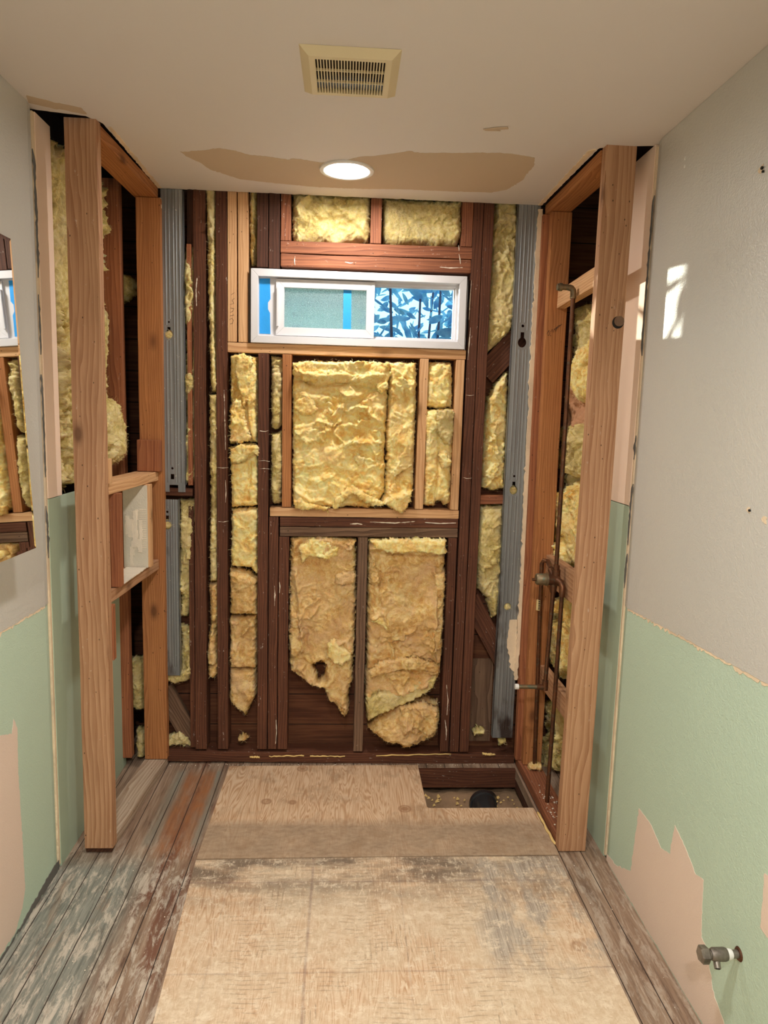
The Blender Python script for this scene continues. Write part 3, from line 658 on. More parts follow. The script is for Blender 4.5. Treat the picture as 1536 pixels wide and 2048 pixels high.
# right alcove wing
RP = beam('wall_post', (.8545, YP+.0195, .004), (.8635, YP+.0195, 2.442), (1,0,0), .100, .039, 'fir_post', 'tall front post of right alcove wall with a dark plugged notch', 'post', wobble=.0015)
beam('top_plate', (.852, 2.384, 2.418), (.842, 2.99, 2.418), (1,0,0), .088, .040, 'fir_orange', 'orange top plate of the right alcove wall under the ceiling', 'plate')
beam('wall_stud', (.858, 2.938, .042), (.850, 2.938, 2.396), (1,0,0), .082, .038, 'fir_orange', 'bright orange back stud of the right alcove wall with a black scribble', 'stud')
beam('wall_stud', (.834, 2.980, .042), (.826, 2.980, 2.396), (1,0,0), .082, .036, 'fir_red', 'brown doubled stud directly behind the bright orange stud at right', 'stud')
beam('bottom_plate', (.854, 2.386, .020), (.850, 3.005, .020), (1,0,0), .090, .038, 'redwood_mid', 'stained brown bottom plate of the right alcove wall', 'plate')
beam('blocking', (.872, 2.385, 2.066), (.868, 2.960, 2.052), (0,0,1), .068, .036, 'fir', 'pale block holding the shower arm elbow between right studs', 'block')
beam('blocking', (.888, 2.385, .935), (.884, 2.960, .935), (0,0,1), .120, .034, 'fir_post', 'notched block behind the shower valve', 'block')
beam('blocking', (.884, 2.385, .462), (.882, 2.960, .462), (0,0,1), .085, .034, 'fir_post', 'scorched low block behind the tub spout pipe', 'block')
beam('joist', (.30, HY1+.012, -.045), (.86, HY1+.012, -.045), (0,0,1), .085, .020, 'redwood', 'dark red joist face at the back of the floor opening', 'joist')
beam('joist', (HX1+.014, 2.40, -.062), (HX1+.014, 2.99, -.062), (0,0,1), .07, .022, 'redwood_black', 'dark joist at the right side of the floor opening', 'joist')
# plug in the notch of the right post, with its dark cut
pq = at(1236, 645, 1, YP)
MB().tube([(pq.x, YP-.0005, pq.z), (pq.x, YP+.004, pq.z)], .020, 28).build('notch', MT['black'], RP)
MB().tube([(pq.x+.003, YP-.004, pq.z+.004), (pq.x+.003, YP+.003, pq.z+.004)], .0165, 28).build('plug', MT['graywood'], RP)

# ------------------------------------------------------------------ galvanised channels
def rrect(cx, cy, w, h): return [(cx-w/2,cy-h/2),(cx+w/2,cy-h/2),(cx+w/2,cy+h/2),(cx-w/2,cy+h/2)]
def keyhole(cx, cy, r=.016, slot=.013, up=.032):
    a0 = math.asin(slot/2/r); pts = []
    for k in range(21):
        a = math.pi/2 + a0 + (2*math.pi-2*a0)*k/20; pts.append((cx+r*math.cos(a), cy+r*1.15*math.sin(a)))
    return pts + [(cx+slot/2, cy+up), (cx-slot/2, cy+up)]
def channel(label, x0, x1, z0, z1, y, holes, top_notch=None):
    cx = (x0+x1)/2; w = x1-x0; t = empty('metal_channel', (cx, y, z0), label, 'metal channel')
    out = [(x0,z0),(x1,z0),(x1,z1),(x0,z1)]
    if top_notch: out = [(x0,z0),(x0+.022,z0),(x0+.022,z0+.03),(x1-.030,z0+.03),(x1-.030,z0),(x1,z0),(x1,z1),(x0,z1)]
    m = MB().poly(out, holes, (0,y,0), (1,0,0), (0,0,1), (0,1,0), .0014)
    for off in (-.30,-.14,.05,.18,.34):
        xx = cx+off*w
        segs = [(z0+.04, z1)]
        for h in holes:
            hx0, hx1 = min(p[0] for p in h)-.004, max(p[0] for p in h)+.004; hz0, hz1 = min(p[1] for p in h)-.008, max(p[1] for p in h)+.008
            if hx0 < xx < hx1: segs = [s for a, b in segs for s in ((a, min(b, hz0)), (max(a, hz1), b)) if s[1]-s[0] > .01]
        for a, b in segs:
            m.hexa([(xx-.0036,y,a),(xx-.0014,y-.0013,a),(xx+.0014,y-.0013,a),(xx+.0036,y,a)], [(xx-.0036,y,b),(xx-.0014,y-.0013,b),(xx+.0014,y-.0013,b),(xx+.0036,y,b)])
    web = m.build('web', MT['galv'], t, origin=(cx,y,z0))
    for xx in (x0, x1-.0014):
        MB().box(xx, xx+.0014, y, y+.030, z0+(.03 if top_notch else 0), z1).build('flange', MT['galv'], t, origin=(cx,y,z0))
    return t
k1 = at(338, 668, 1, 2.998); k2 = at(345, 958, 1, 2.998)
channel('upper left galvanised channel with an insulation plugged keyhole', -.760, -.672, 1.222, 2.438, 2.998,
        [keyhole(k1.x, k1.z, .015, .012, .028), circle(k1.x, k1.z+.048, .004, 12), rrect(k2.x, k2.z+.01, .014, .022), circle(k2.x, k2.z+.045, .005, 12)], True)
k3 = at(335, 1048, 1, 2.998)
channel('lower left galvanised channel with a round insulation filled hole', -.772, -.703, .415, 1.190, 2.998,
        [circle(k3.x, k3.z-.006, .017, 20), circle(k3.x, k3.z+.052, .005, 12), rrect(k3.x, k3.z+.026, .012, .02)])
k4 = at(1044, 685, 1, 2.998); k5 = at(1027, 980, 1, 2.998); k6 = at(1015, 1213, 1, 2.998)
channel('tall rusted galvanised channel at right corner of the back wall', .690, .783, .131, 2.452, 2.998,
        [keyhole(k4.x, k4.z, .018, .015, .042), circle(k4.x, k4.z+.068, .006, 12), keyhole(k5.x, k5.z, .017, .013, .036), circle(k5.x, k5.z+.06, .005, 12), circle(k6.x, k6.z, .016, 20)])
# ragged drywall slivers left beside the channels
def sliver(label, pts, y, mat='torn_paper', seed=1, t=.012):
    P = [at(a, b, 1, y) for a, b in pts]
    m = MB().poly(jag([(p.x, p.z) for p in P], .012, .004, seed), [], (0,y,0), (1,0,0), (0,0,1), (0,1,0), t)
    o = m.build('drywall_sliver', MT[mat], origin=(P[0].x, y, P[0].z)); tag(o, label, 'drywall scrap'); return o
sliver('long thin white drywall sliver beside the left back stud', [(317,395),(321,395),(322,700),(323,1000),(327,1350),(325,1420),(321,1420),(320,1000),(317,700)], 2.985, seed=61)
sliver('long layered drywall sliver between right channel and orange stud', [(1077,418),(1085,418),(1075,700),(1060,1000),(1050,1200),(1034,1360),(1028,1360),(1040,1180),(1048,1000),(1062,700)], 2.985, seed=62)
sliver('torn tan drywall remnant clinging low on the right channel', [(1020,1240),(1034,1240),(1034,1345),(1022,1340),(1014,1290)], 2.990, 'torn_paper', 63, .006)

# ------------------------------------------------------------------ insulation
def seg_dist(U, V, pts):
    D = np.full(U.shape, 1e9)
    for (ax, ay), (bx, by) in zip(pts, pts[1:]):
        dx, dy = bx-ax, by-ay; t = np.clip(((U-ax)*dx+(V-ay)*dy)/(dx*dx+dy*dy+1e-12), 0, 1); D = np.minimum(D, np.hypot(U-ax-t*dx, V-ay-t*dy))
    return D
def inside(U, V, pts):
    r = np.zeros(U.shape, bool); n = len(pts)
    for i in range(n):
        (x0, y0), (x1, y1) = pts[i], pts[(i+1) % n]
        c = ((y0 > V) != (y1 > V)) & (U < (x1-x0)*(V-y0)/((y1-y0) if y1 != y0 else 1e-9)+x0); r ^= c
    return r
def batt(label, poly, O=(0,YB,0), Ux=(1,0,0), Vx=(0,0,1), N=(0,-1,0), D=.07, crest=.0, amp=.012, fold=.016, r=.024, seed=0, res=.0038, ragged=.004, creases=(), ridges=(), mat='fg', cat='insulation', group=None, name='insulation_batt', fs=9, hole=None, stretch=1.4):
    poly = [tuple(p) for p in poly]
    u0 = min(p[0] for p in poly)-.012; u1 = max(p[0] for p in poly)+.012; v0 = min(p[1] for p in poly)-.012; v1 = max(p[1] for p in poly)+.012
    nu = max(6, int((u1-u0)/res)); nv = max(6, int((v1-v0)/res)); us = np.linspace(u0, u1, nu); vs = np.linspace(v0, v1, nv); U, V = np.meshgrid(us, vs)
    d = seg_dist(U, V, poly+[poly[0]]); d = np.where(inside(U, V, poly), d, -d)
    if hole:
        dh = seg_dist(U, V, hole+[hole[0]]); d = np.minimum(d, np.where(inside(U, V, hole), -dh, dh))
    d = d + ragged*fbm(U*45, V*45, seed+1, 3) + ragged*.6*perlin(U*170, V*170, seed+2)
    e = np.clip(d/r, 0, 1); e = np.sqrt(np.clip(1-(1-e)**2, 0, 1))
    wu = .030*fbm(U*8, V*8, seed+3, 4); wv = .030*fbm(U*8+5, V*8, seed+4, 4); X = U+wu; Y = V+wv
    soft = lambda p, c=.012: np.sqrt(p*p+c)
    def sheet(p, w): q = np.clip(p/w, 0, 1); return q*q*(3-2*q)
    lo = fbm(U*5, V*5, seed+5, 2)
    p1 = perlin(X*fs, Y*fs/stretch*1.2, seed+6); p2 = perlin((X+wu*.6)*fs*2.2+3, (Y+wv*.6)*fs*2.0, seed+7); p3 = perlin(X*fs*5+9, Y*fs*5, seed+8)
    # torn, overlapping fleece layers: steep on one side, running out softly on the other
    l1 = fbm(X*fs*.8+1.7, Y*fs*.8/stretch, seed+14, 3); l2 = fbm(X*fs*1.5+8, Y*fs*1.3, seed+15, 3)
    lay = sheet(l1+.05, .09)*(1.0-.55*np.clip(l1*1.6, 0, 1)) + .55*sheet(l2-.08, .08)*(1.0-.6*np.clip((l2-.1)*1.8, 0, 1))
    ang = 3.0*perlin(U*4, V*4, seed+16); sa_, ca_ = np.sin(ang), np.cos(ang); fx = X*ca_+Y*sa_; fy = -X*sa_+Y*ca_
    strk = perlin(fx*55, fy*150, seed+9)
    rough_ = .45 + 1.1*sheet(fbm(U*3.2+3, V*3.2, seed+17, 2)+.15, .5)
    p0 = perlin(X*fs*.5+2, Y*fs*.45/stretch, seed+18)
    h = -D*(1-e) + e*(crest + amp*lo + fold*.8*(1.3*soft(p0)-.3) + rough_*(fold*.7*(1.1*soft(p1)-.35) + fold*.45*(1.3*soft(p2)-.4) + fold*.7*(lay-.6) + fold*.20*p3) + rough_*.0042*(1.6*soft(perlin(fx*11, fy*38, seed+19))-.3) + .0016*strk + .0042*fbm(X*34, Y*34, seed+20, 4, .62))
    for pts, w, dep in creases: h = h - e*dep*np.exp(-(seg_dist(U+wu*.25, V+wv*.25, list(pts))/w)**2)
    for pts, w, dep in ridges: h = h + e*1.5*dep*np.exp(-(seg_dist(U+wu*.3, V+wv*.3, list(pts))/w)**2)
    O, Ux, Vx, N = (np.array(a, float) for a in (O, Ux, Vx, N))
    # edges waver sideways like torn wool
    su = (1-e)*.004*perlin(U*80, V*80, seed+12); sv = (1-e)*.004*perlin(U*80+7, V*80, seed+13)
    P = O + (U+su)[..., None]*Ux + (V+sv)[..., None]*Vx + h[..., None]*N
    ok = d > -res*.6; cell = ok[:-1,:-1] & ok[1:,:-1] & ok[:-1,1:] & ok[1:,1:]
    idx = np.arange(nu*nv).reshape(nv, nu); q = np.stack([idx[:-1,:-1], idx[:-1,1:], idx[1:,1:], idx[1:,:-1]], -1)[cell]
    used = np.unique(q); mp = -np.ones(nu*nv, int); mp[used] = np.arange(len(used)); q = mp[q]; Pf = P.reshape(-1, 3)[used]; n = len(used)
    Pb = Pf - ((Pf-O)@N)[:, None]*N + (-D-.006)*N
    eset = {}
    for a in q.tolist():
        for i in range(4):
            k = (a[i], a[(i+1) % 4]); eset[k] = 1
    bd = [k for k in eset if (k[1], k[0]) not in eset]
    faces = [tuple(a) for a in q.tolist()] + [tuple(i+n for i in reversed(a)) for a in q.tolist()] + [(b, a, a+n, b+n) for a, b in bd]
    allv = np.concatenate([Pf, Pb]); c = allv.mean(0); c[2] = allv[:, 2].min()
    me = bpy.data.meshes.new(name); me.from_pydata((allv-c).tolist(), [], faces); me.update()
    if np.dot(np.cross(Ux, Vx), N) < 0: me.flip_normals()
    me.polygons.foreach_set('use_smooth', [True]*len(me.polygons)); me.materials.append(MT[mat])
    o = bpy.data.objects.new(name, me); COL.objects.link(o); o.location = c.tolist(); tag(o, label, cat, group)
    if mat.startswith('fg'):
        fr_ = np.random.RandomState(int(seed)+100); m = int(min(4200, 26000*len(used)*res*res)); k = fr_.randint(0, n, m)
        gu, gv = np.gradient(P, axis=1).reshape(-1, 3)[used], np.gradient(P, axis=0).reshape(-1, 3)[used]
        nn = np.cross(gu, gv); nn *= np.sign(nn@N)[:, None]+1e-9; nn /= np.linalg.norm(nn, axis=1)[:, None]+1e-12
        a = fr_.uniform(0, 2*np.pi, m); t = np.cos(a)[:, None]*Ux + np.sin(a)[:, None]*Vx; nk = nn[k]; t = t - (t*nk).sum(1)[:, None]*nk; t /= np.linalg.norm(t, axis=1)[:, None]+1e-9
        b = np.cross(nk, t); L = fr_.uniform(.006, .024, m)[:, None]; cv = fr_.uniform(-.5, .5, m)[:, None]; lf = fr_.uniform(.05, .45, m)[:, None]; W = .00028
        pts = [Pf[k]-nk*.001 + t*L*q + b*cv*L*q*q + nk*lf*L*np.sin(q*2.4) for q in (0, .33, .66, 1)]
        vv = np.stack([p+sgn*b*W*wd for p, wd in zip(pts, (1, 1, .9, .5)) for sgn in (-1, 1)], 1).reshape(-1, 3)
        ff = [(i*8+2*j, i*8+2*j+1, i*8+2*j+3, i*8+2*j+2) for i in range(m) for j in range(3)]
        fm = bpy.data.meshes.new('loose_fibres'); fm.from_pydata((vv-c).tolist(), [], ff); fm.update(); fm.materials.append(MT[mat+'_fibre'])
        fo = bpy.data.objects.new('loose_fibres', fm); COL.objects.link(fo); fo.parent = o; fo['kind'] = 'stuff'
    return o
def B(label, px, seed, Y=YB, **k):
    pp = lambda L: [(at(a, b, 1, Y).x, at(a, b, 1, Y).z) for a, b in L]
    for key in ('creases', 'ridges'):
        if key in k: k[key] = [(pp(p), w, d) for p, w, d in k[key]]
    if 'hole' in k: k['hole'] = pp(k['hole'])
    k.setdefault('O', (0, Y, 0)); return batt(label, pp(px), seed=seed, **k)

B('left of the two insulation pads above the window header', [(583,376),(583,470),(592,482),(620,484),(648,480),(670,492),(692,481),(735,478),(741,465),(743,384)], 1, crest=-.012, mat='fg_dirty', r=.035, creases=[([(600,400),(640,440),(690,430),(730,470)], .008, .02), ([(640,480),(660,455),(700,440)], .007, .014)])
B('right of the two insulation pads above the window header', [(766,388),(767,478),(790,488),(850,484),(872,491),(916,488),(926,470),(927,396)], 2, crest=-.010, mat='fg_dirty', r=.035, amp=.018, fold=.012)
B('narrow dirty insulation strip left of the stub studs over the window', [(497,374),(513,374),(512,500),(508,522),(499,527),(496,480)], 3, crest=-.015, mat='fg_dirty', r=.02)
B('upper thin insulation strip squeezed between dark studs at left', [(409,374),(432,374),(432,560),(433,720),(436,782),(420,785),(414,640),(411,500)], 4, crest=.004, mat='fg_dirty', r=.02, fold=.018)
B('middle thin insulation strip squeezed between dark studs at left', [(415,788),(436,786),(436,980),(436,1165),(417,1165),(417,980)], 5, crest=.004, mat='fg_dirty', r=.02, fold=.018)
B('lower lumpy insulation strip squeezed between dark studs at left', [(415,1168),(435,1168),(435,1240),(429,1262),(434,1300),(435,1350),(424,1362),(413,1352),(412,1310),(418,1240)], 6, crest=.004, mat='fg_tan', r=.02, fold=.02, creases=[([(410,1245),(440,1245)], .01, .03), ([(410,1335),(440,1332)], .006, .02)])
tb = dict(r=.022, fold=.020, amp=.014)
B('topmost wad of the tall narrow insulation column left of the middle opening', [(458,708),(480,706),(515,712),(516,800),(515,885),(490,884),(458,888)], 7, crest=.006, mat='fg', creases=[([(487,760),(492,830),(505,880)], .006, .03), ([(470,760),(462,800),(480,760)], .006, .02)], **tb)
B('second wad from the top of the tall narrow insulation column', [(457,894),(480,888),(508,886),(517,900),(517,1012),(490,1014),(461,1016)], 8, crest=.012, mat='fg', creases=[([(460,925),(490,926),(516,906)], .006, .018), ([(500,930),(497,1000)], .006, .02)], **tb)
B('third wad from the top of the tall narrow insulation column', [(461,1019),(490,1016),(517,1018),(516,1085),(516,1148),(510,1152),(500,1138),(459,1134)], 9, crest=.012, mat='fg', **tb)
B('fourth wad from the top of the tall narrow insulation column', [(458,1138),(480,1140),(500,1148),(515,1160),(514,1232),(458,1231)], 10, crest=.010, mat='fg_tan', **tb)
B('fifth wad from the top of the tall narrow insulation column', [(457,1235),(490,1236),(513,1232),(512,1338),(458,1338)], 11, crest=.012, mat='fg_tan', ridges=[([(486,1270),(500,1250),(514,1245)], .008, .02)], **tb)
B('bottom rounded wad of the tall narrow insulation column', [(457,1341),(490,1338),(511,1342),(511,1395),(500,1415),(493,1428),(488,1440),(484,1428),(472,1420),(457,1404)], 12, crest=.012, mat='fg_tan', **tb)
B('upper folded wad in the slim bay beside the orange upright', [(540,710),(566,712),(566,780),(562,850),(552,860),(540,855)], 13, crest=-.008, mat='fg_dirty', r=.022, fold=.022)
B('lower folded wad in the slim bay beside the orange upright', [(540,868),(564,862),(567,930),(562,1008),(545,1012),(540,1000)], 14, crest=-.008, mat='fg_dirty', r=.022, fold=.022)
B('large crumpled yellow insulation batt filling the middle opening under the window', [(583,722),(640,719),(700,723),(778,722),(776,800),(771,900),(770,985),(758,1006),(735,1020),(700,1014),(670,1018),(640,1015),(600,1014),(583,1003)], 15, crest=.016, r=.024, fold=.022, amp=.014, mat='fg', stretch=.62,
  creases=[([(592,760),(640,773),(700,768),(760,782),(775,775)], .007, .026), ([(600,820),(660,815),(720,835)], .008, .010), ([(680,1012),(700,990),(740,975),(770,990)], .006, .014)],
  ridges=[([(590,745),(640,748),(720,752),(770,748)], .020, .022), ([(610,795),(660,800),(720,790)], .012, .010), ([(668,1016),(690,1000),(705,985),(730,980)], .007, .016), ([(590,985),(620,1002),(650,1000)], .008, .012)])
B('crumpled insulation flap hanging at right side of the large middle batt', [(776,724),(800,722),(834,724),(834,800),(831,900),(828,975),(822,1000),(806,1028),(790,1024),(762,1008),(768,990),(773,930),(772,860),(776,790)], 16, crest=.018, r=.024, fold=.022, amp=.014, mat='fg', ridges=[([(764,1006),(790,995),(822,985)], .012, .022)], creases=[([(768,1000),(775,960),(772,930)], .006, .02), ([(828,940),(800,945),(780,975)], .006, .014)])
B('upper wad between the two pale uprights right of the middle batt', [(852,724),(880,722),(908,724),(907,815),(880,817),(850,814)], 17, crest=-.002, mat='fg', r=.028, fold=.02)
B('lower ragged wad between the two pale uprights right of the middle batt', [(850,820),(880,816),(910,817),(908,900),(904,960),(903,1008),(890,1014),(884,1003),(877,1004),(870,1015),(845,1014),(847,940),(849,880)], 18, crest=.010, mat='fg', r=.03, fold=.024, creases=[([(876,900),(874,960),(873,1010)], .006, .02), ([(872,830),(876,890)], .005, .014)])
B('torn insulation batt with ragged hanging bottom in lower left bay', [(580,1078),(600,1072),(640,1071),(712,1080),(713,1200),(709,1300),(706,1365),(700,1372),(697,1395),(698,1425),(688,1443),(678,1428),(668,1410),(655,1402),(650,1388),(645,1378),(634,1379),(610,1366),(592,1350),(578,1342),(577,1200)], 19, crest=.010, r=.024, fold=.022, amp=.016, mat='fg_tan', ragged=.006, hole=[(626,1336),(640,1326),(652,1332),(648,1360),(636,1365),(632,1350)],
  creases=[([(580,1320),(620,1330),(660,1315),(705,1325)], .008, .016)], ridges=[([(590,1140),(605,1220),(600,1300)], .01, .016), ([(660,1290),(690,1280),(706,1310)], .012, .02), ([(610,1085),(660,1080),(705,1095)], .012, .012)])
B('aged insulation batt filling the lower right bay under the dark beams', [(736,1078),(800,1075),(892,1078),(892,1160),(889,1250),(885,1320),(880,1352),(850,1385),(800,1412),(760,1432),(735,1446),(729,1410),(733,1300)], 20, crest=.014, r=.024, fold=.02, amp=.016, mat='fg_tan',
  creases=[([(750,1105),(800,1108),(850,1112),(890,1106)], .007, .018), ([(780,1325),(830,1312),(884,1330)], .006, .014), ([(738,1340),(790,1332),(830,1345),(882,1348)], .006, .016), ([(762,1130),(758,1240)], .006, .014)],
  ridges=[([(742,1095),(800,1092),(880,1098)], .012, .016), ([(868,1140),(872,1240),(862,1300)], .008, .016), ([(745,1235),(765,1222),(782,1250)], .01, .018), ([(740,1400),(790,1385),(850,1360)], .02, .016)])
B('balled insulation wad resting on the plate in lower right bay', [(738,1462),(748,1446),(775,1428),(802,1408),(850,1402),(878,1412),(884,1440),(874,1476),(852,1486),(838,1492),(808,1502),(800,1494),(772,1490),(745,1472)], 21, Y=YB-.02, D=.09, crest=.025, r=.05, fold=.026, amp=.018, mat='fg_tan', ragged=.006)
B('long insulation strip beside the king studs at upper right', [(992,398),(1038,400),(1036,600),(1028,655),(1003,684),(980,702),(972,690),(980,560)], 22, crest=-.010, Y=YB+.01, mat='fg_dirty', r=.024, fold=.02)
B('insulation wad under the diagonal brace at right channel', [(992,768),(1020,738),(1020,860),(1012,978),(990,985),(966,976),(968,900),(975,800)], 23, crest=-.005, Y=YB+.01, mat='fg', r=.03, fold=.024, creases=[([(970,890),(1015,880)], .007, .016)])
B('insulation wad below the short red block at right channel', [(961,1012),(1010,1010),(1006,1150),(998,1230),(985,1242),(976,1200),(957,1182),(954,1100)], 24, crest=-.004, Y=YB+.01, mat='fg_dirty', r=.03, fold=.024)
B('upper insulation strip behind the upper left channel', [(366,490),(392,480),(394,800),(394,950),(390,966),(366,968),(368,700)], 25, crest=.004, Y=YB+.02, mat='fg_dirty', r=.02, fold=.02)
B('insulation strip beside the lower left channel', [(356,1000),(394,1000),(387,1100),(384,1190),(372,1238),(356,1236)], 26, crest=-.002, Y=YB+.01, mat='fg_dirty', r=.022, fold=.024)
B('insulation wad at the foot of the lower left channel', [(356,1255),(384,1258),(385,1350),(372,1368),(345,1372),(328,1366),(327,1346),(356,1340)], 27, crest=.0, Y=YB+.005, mat='fg_dirty', r=.025, fold=.024)
B('insulation tuft showing in gap between green board and left back stud', [(254,1322),(290,1318),(290,1420),(280,1425),(258,1420)], 28, Y=3.04, crest=.01, mat='fg_dirty', r=.03, fold=.02)
B('insulation tuft low in gap behind the left back stud', [(268,1465),(292,1462),(292,1515),(272,1515)], 29, Y=3.04, crest=.01, mat='fg_dirty', r=.02, fold=.02)
B('small insulation tuft in dark cavity behind the left post', [(228,548),(250,545),(266,560),(262,585),(240,602),(228,600)], 30, Y=3.05, crest=.01, mat='fg_dirty', r=.02, fold=.02)
for n_, (a, lab) in enumerate(((k1, 'insulation plug bulging out of the upper left channel keyhole'), (k3, 'insulation plug in the round hole of the lower left channel'), (k5, 'insulation plug in the middle keyhole of the right channel'), (k6, 'insulation plug in the lower round hole of the right channel'))):
    batt(lab, circle(a.x, a.z-.004, .022, 16), O=(0, 3.003+(.0 if n_ else -.004), 0), D=.012, crest=.003, r=.02, amp=.002, fold=.004, seed=70+n_, res=.003, ragged=.002, mat='fg_dirty', name='insulation_plug')
def tuft(label, px, seed, Y=YB+.03, mat='fg_dirty'): return B(label, px, seed, Y=Y, D=.03, crest=.01, r=.02, fold=.016, amp=.008, res=.003, ragged=.006, mat=mat, name='insulation_scrap')
tuft('fallen insulation scraps at the foot of the lower left diagonal brace', [(332,1476),(348,1470),(360,1462),(372,1474),(384,1484),(384,1492),(350,1493),(332,1492)], 301)
tuft('tiny insulation scrap on the plate below the tall insulation column', [(474,1478),(484,1472),(496,1476),(494,1484),(478,1485)], 302, mat='fg_tan')
tuft('insulation crumb on the plate left of the right channel foot', [(944,1462),(956,1456),(972,1460),(968,1470),(948,1470)], 303)
tuft('pointed insulation scrap hanging under the right channel foot', [(996,1478),(1014,1478),(1012,1486),(1000,1494)], 304, Y=YB-.012)
# side-wall insulation (faces into the alcove)
def flap(parent, px, seed, Y, **k):
    k['crest'] = k.get('crest', .006)+.010; k.setdefault('D', .024); k.setdefault('r', .011); k.setdefault('ragged', .006); k.setdefault('fold', .014); k.setdefault('amp', .008); k.setdefault('name', 'folded_flap'); k['cat'] = None
    o = B(None, px, seed, Y=Y, **k); mw = o.location.copy(); o.parent = parent; o.matrix_parent_inverse = world_of(parent).inverted(); o.location = mw; return o
BT = {o['label']: o for o in bpy.data.objects if o.get('category') == 'insulation'}
def bt(start): return [o for l, o in BT.items() if l.startswith(start)][0]
_g = bt('large crumpled yellow')
flap(_g, [(588,730),(610,722),(660,724),(720,722),(778,724),(784,745),(776,778),(762,790),(748,770),(720,765),(690,768),(655,762),(625,768),(600,758)], 201, YB-.022, crest=.014, mat='fg')
flap(_g, [(590,800),(612,788),(632,800),(636,822),(622,832),(600,828),(588,818)], 202, YB-.022, mat='fg')
flap(_g, [(664,1015),(672,996),(690,978),(706,970),(722,980),(742,992),(764,1002),(768,1014),(745,1012),(722,1000),(706,988),(692,998),(682,1014),(672,1020)], 203, YB-.030, D=.016, fold=.008, mat='fg')
flap(_g, [(706,918),(716,906),(730,914),(728,928),(716,932)], 204, YB-.022, mat='fg')
flap(_g, [(586,1000),(600,994),(618,1006),(638,1008),(660,1014),(655,1024),(630,1018),(606,1022),(588,1016)], 205, YB-.026, D=.018, mat='fg')
flap(bt('crumpled insulation flap'), [(764,1006),(780,994),(800,988),(826,982),(822,1002),(806,1026),(792,1022)], 206, YB-.030, D=.02, crest=.010, fold=.008, mat='fg')
flap(bt('topmost wad'), [(468,712),(486,706),(506,716),(500,760),(496,800),(488,820),(480,790),(470,750)], 207, YB-.014, crest=.012, mat='fg')
flap(bt('topmost wad'), [(461,810),(472,795),(484,800),(492,850),(504,878),(480,886),(459,884)], 208, YB-.016, crest=.010, mat='fg')
flap(bt('second wad'), [(458,896),(482,888),(514,892),(516,912),(500,908),(490,922),(470,928),(459,924)], 209, YB-.022, mat='fg')
flap(bt('lower ragged wad'), [(872,820),(908,818),(908,860),(900,892),(886,884),(876,862)], 210, YB-.020, crest=.012, mat='fg_dirty')
flap(bt('lower ragged wad'), [(876,912),(888,904),(904,922),(900,938),(884,936)], 211, YB-.022, mat='fg')
_t = bt('torn insulation batt')
flap(_t, [(654,1292),(664,1276),(676,1284),(688,1296),(706,1300),(702,1318),(684,1330),(668,1326),(656,1312)], 212, YB-.022, crest=.012, mat='fg')
flap(_t, [(596,1092),(620,1076),(650,1080),(680,1092),(676,1112),(650,1120),(620,1112),(604,1128)], 213, YB-.018, mat='fg')
flap(_t, [(672,1148),(700,1138),(712,1150),(708,1166),(684,1172),(668,1166)], 214, YB-.018, mat='fg_tan')
flap(_t, [(580,1205),(592,1200),(600,1240),(606,1290),(596,1316),(580,1310)], 215, YB-.016, mat='fg_tan')
_a = bt('aged insulation batt')
flap(_a, [(736,1080),(800,1076),(890,1078),(894,1104),(884,1112),(860,1106),(820,1104),(786,1108),(752,1098)], 216, YB-.022, crest=.012, mat='fg')
flap(_a, [(742,1244),(762,1230),(782,1234),(786,1248),(776,1262),(760,1250)], 217, YB-.022, mat='fg')
flap(_a, [(738,1342),(760,1324),(800,1316),(840,1318),(880,1332),(878,1350),(840,1340),(800,1338),(770,1348),(744,1356)], 218, YB-.024, crest=.010, mat='fg_tan')
flap(_a, [(732,1402),(760,1380),(800,1388),(840,1362),(874,1352),(868,1376),(820,1402),(770,1424),(736,1438)], 219, YB-.024, crest=.012, fold=.008, mat='fg_dirty')
flap(_a, [(868,1150),(890,1140),(888,1220),(882,1290),(866,1316),(858,1296),(872,1230)], 220, YB-.018, mat='fg_tan')
flap(bt('balled insulation wad'), [(800,1414),(850,1406),(876,1420),(876,1460),(850,1476),(820,1470),(802,1446)], 221, YB-.052, D=.03, crest=.012, fold=.022, mat='fg_tan')
def Bx(label, px, X, out, seed, **k):
    P = [at(a, b, 0, X) for a, b in px]
    return batt(label, [(min(p.y, 3.075), p.z) for p in P], O=(X,0,0), Ux=(0,1,0), Vx=(0,0,1), N=(out,0,0), seed=seed, **k)
tall_ = batt('tall fuzzy insulation batt in left wall behind the front post', [(2.41,2.43),(2.92,2.43),(2.95,2.2),(2.94,1.9),(2.93,1.62),(2.96,1.50),(2.92,1.40),(2.86,1.36),(2.70,1.285),(2.41,1.285)], O=(-.965,0,0), Ux=(0,1,0), Vx=(0,0,1), N=(1,0,0), D=.07, crest=.012, r=.05, amp=.02, fold=.03, seed=81, res=.006, ragged=.014, mat='fg_dirty')
clump_ = batt(None, [(2.60,1.62),(2.80,1.60),(2.90,1.52),(2.93,1.46),(2.90,1.42),(2.86,1.36),(2.72,1.34),(2.62,1.42)], O=(-.895,0,0), Ux=(0,1,0), Vx=(0,0,1), N=(1,0,0), D=.05, crest=.03, r=.06, amp=.02, fold=.025, seed=82, res=.005, ragged=.016, mat='fg_dirty', name='drooping_clump', cat=None)
_l = clump_.location.copy(); clump_.parent = tall_; clump_.matrix_parent_inverse = world_of(tall_).inverted(); clump_.location = _l
rk = dict(out=-1, D=.06, r=.03, fold=.028, amp=.02, ragged=.008)
Bx('grey matted insulation high between right studs', [(1150,612),(1200,600),(1200,700),(1185,720),(1165,770),(1145,760),(1140,680)], .95, seed=83, mat='fg_dirty', crest=.0, **rk)
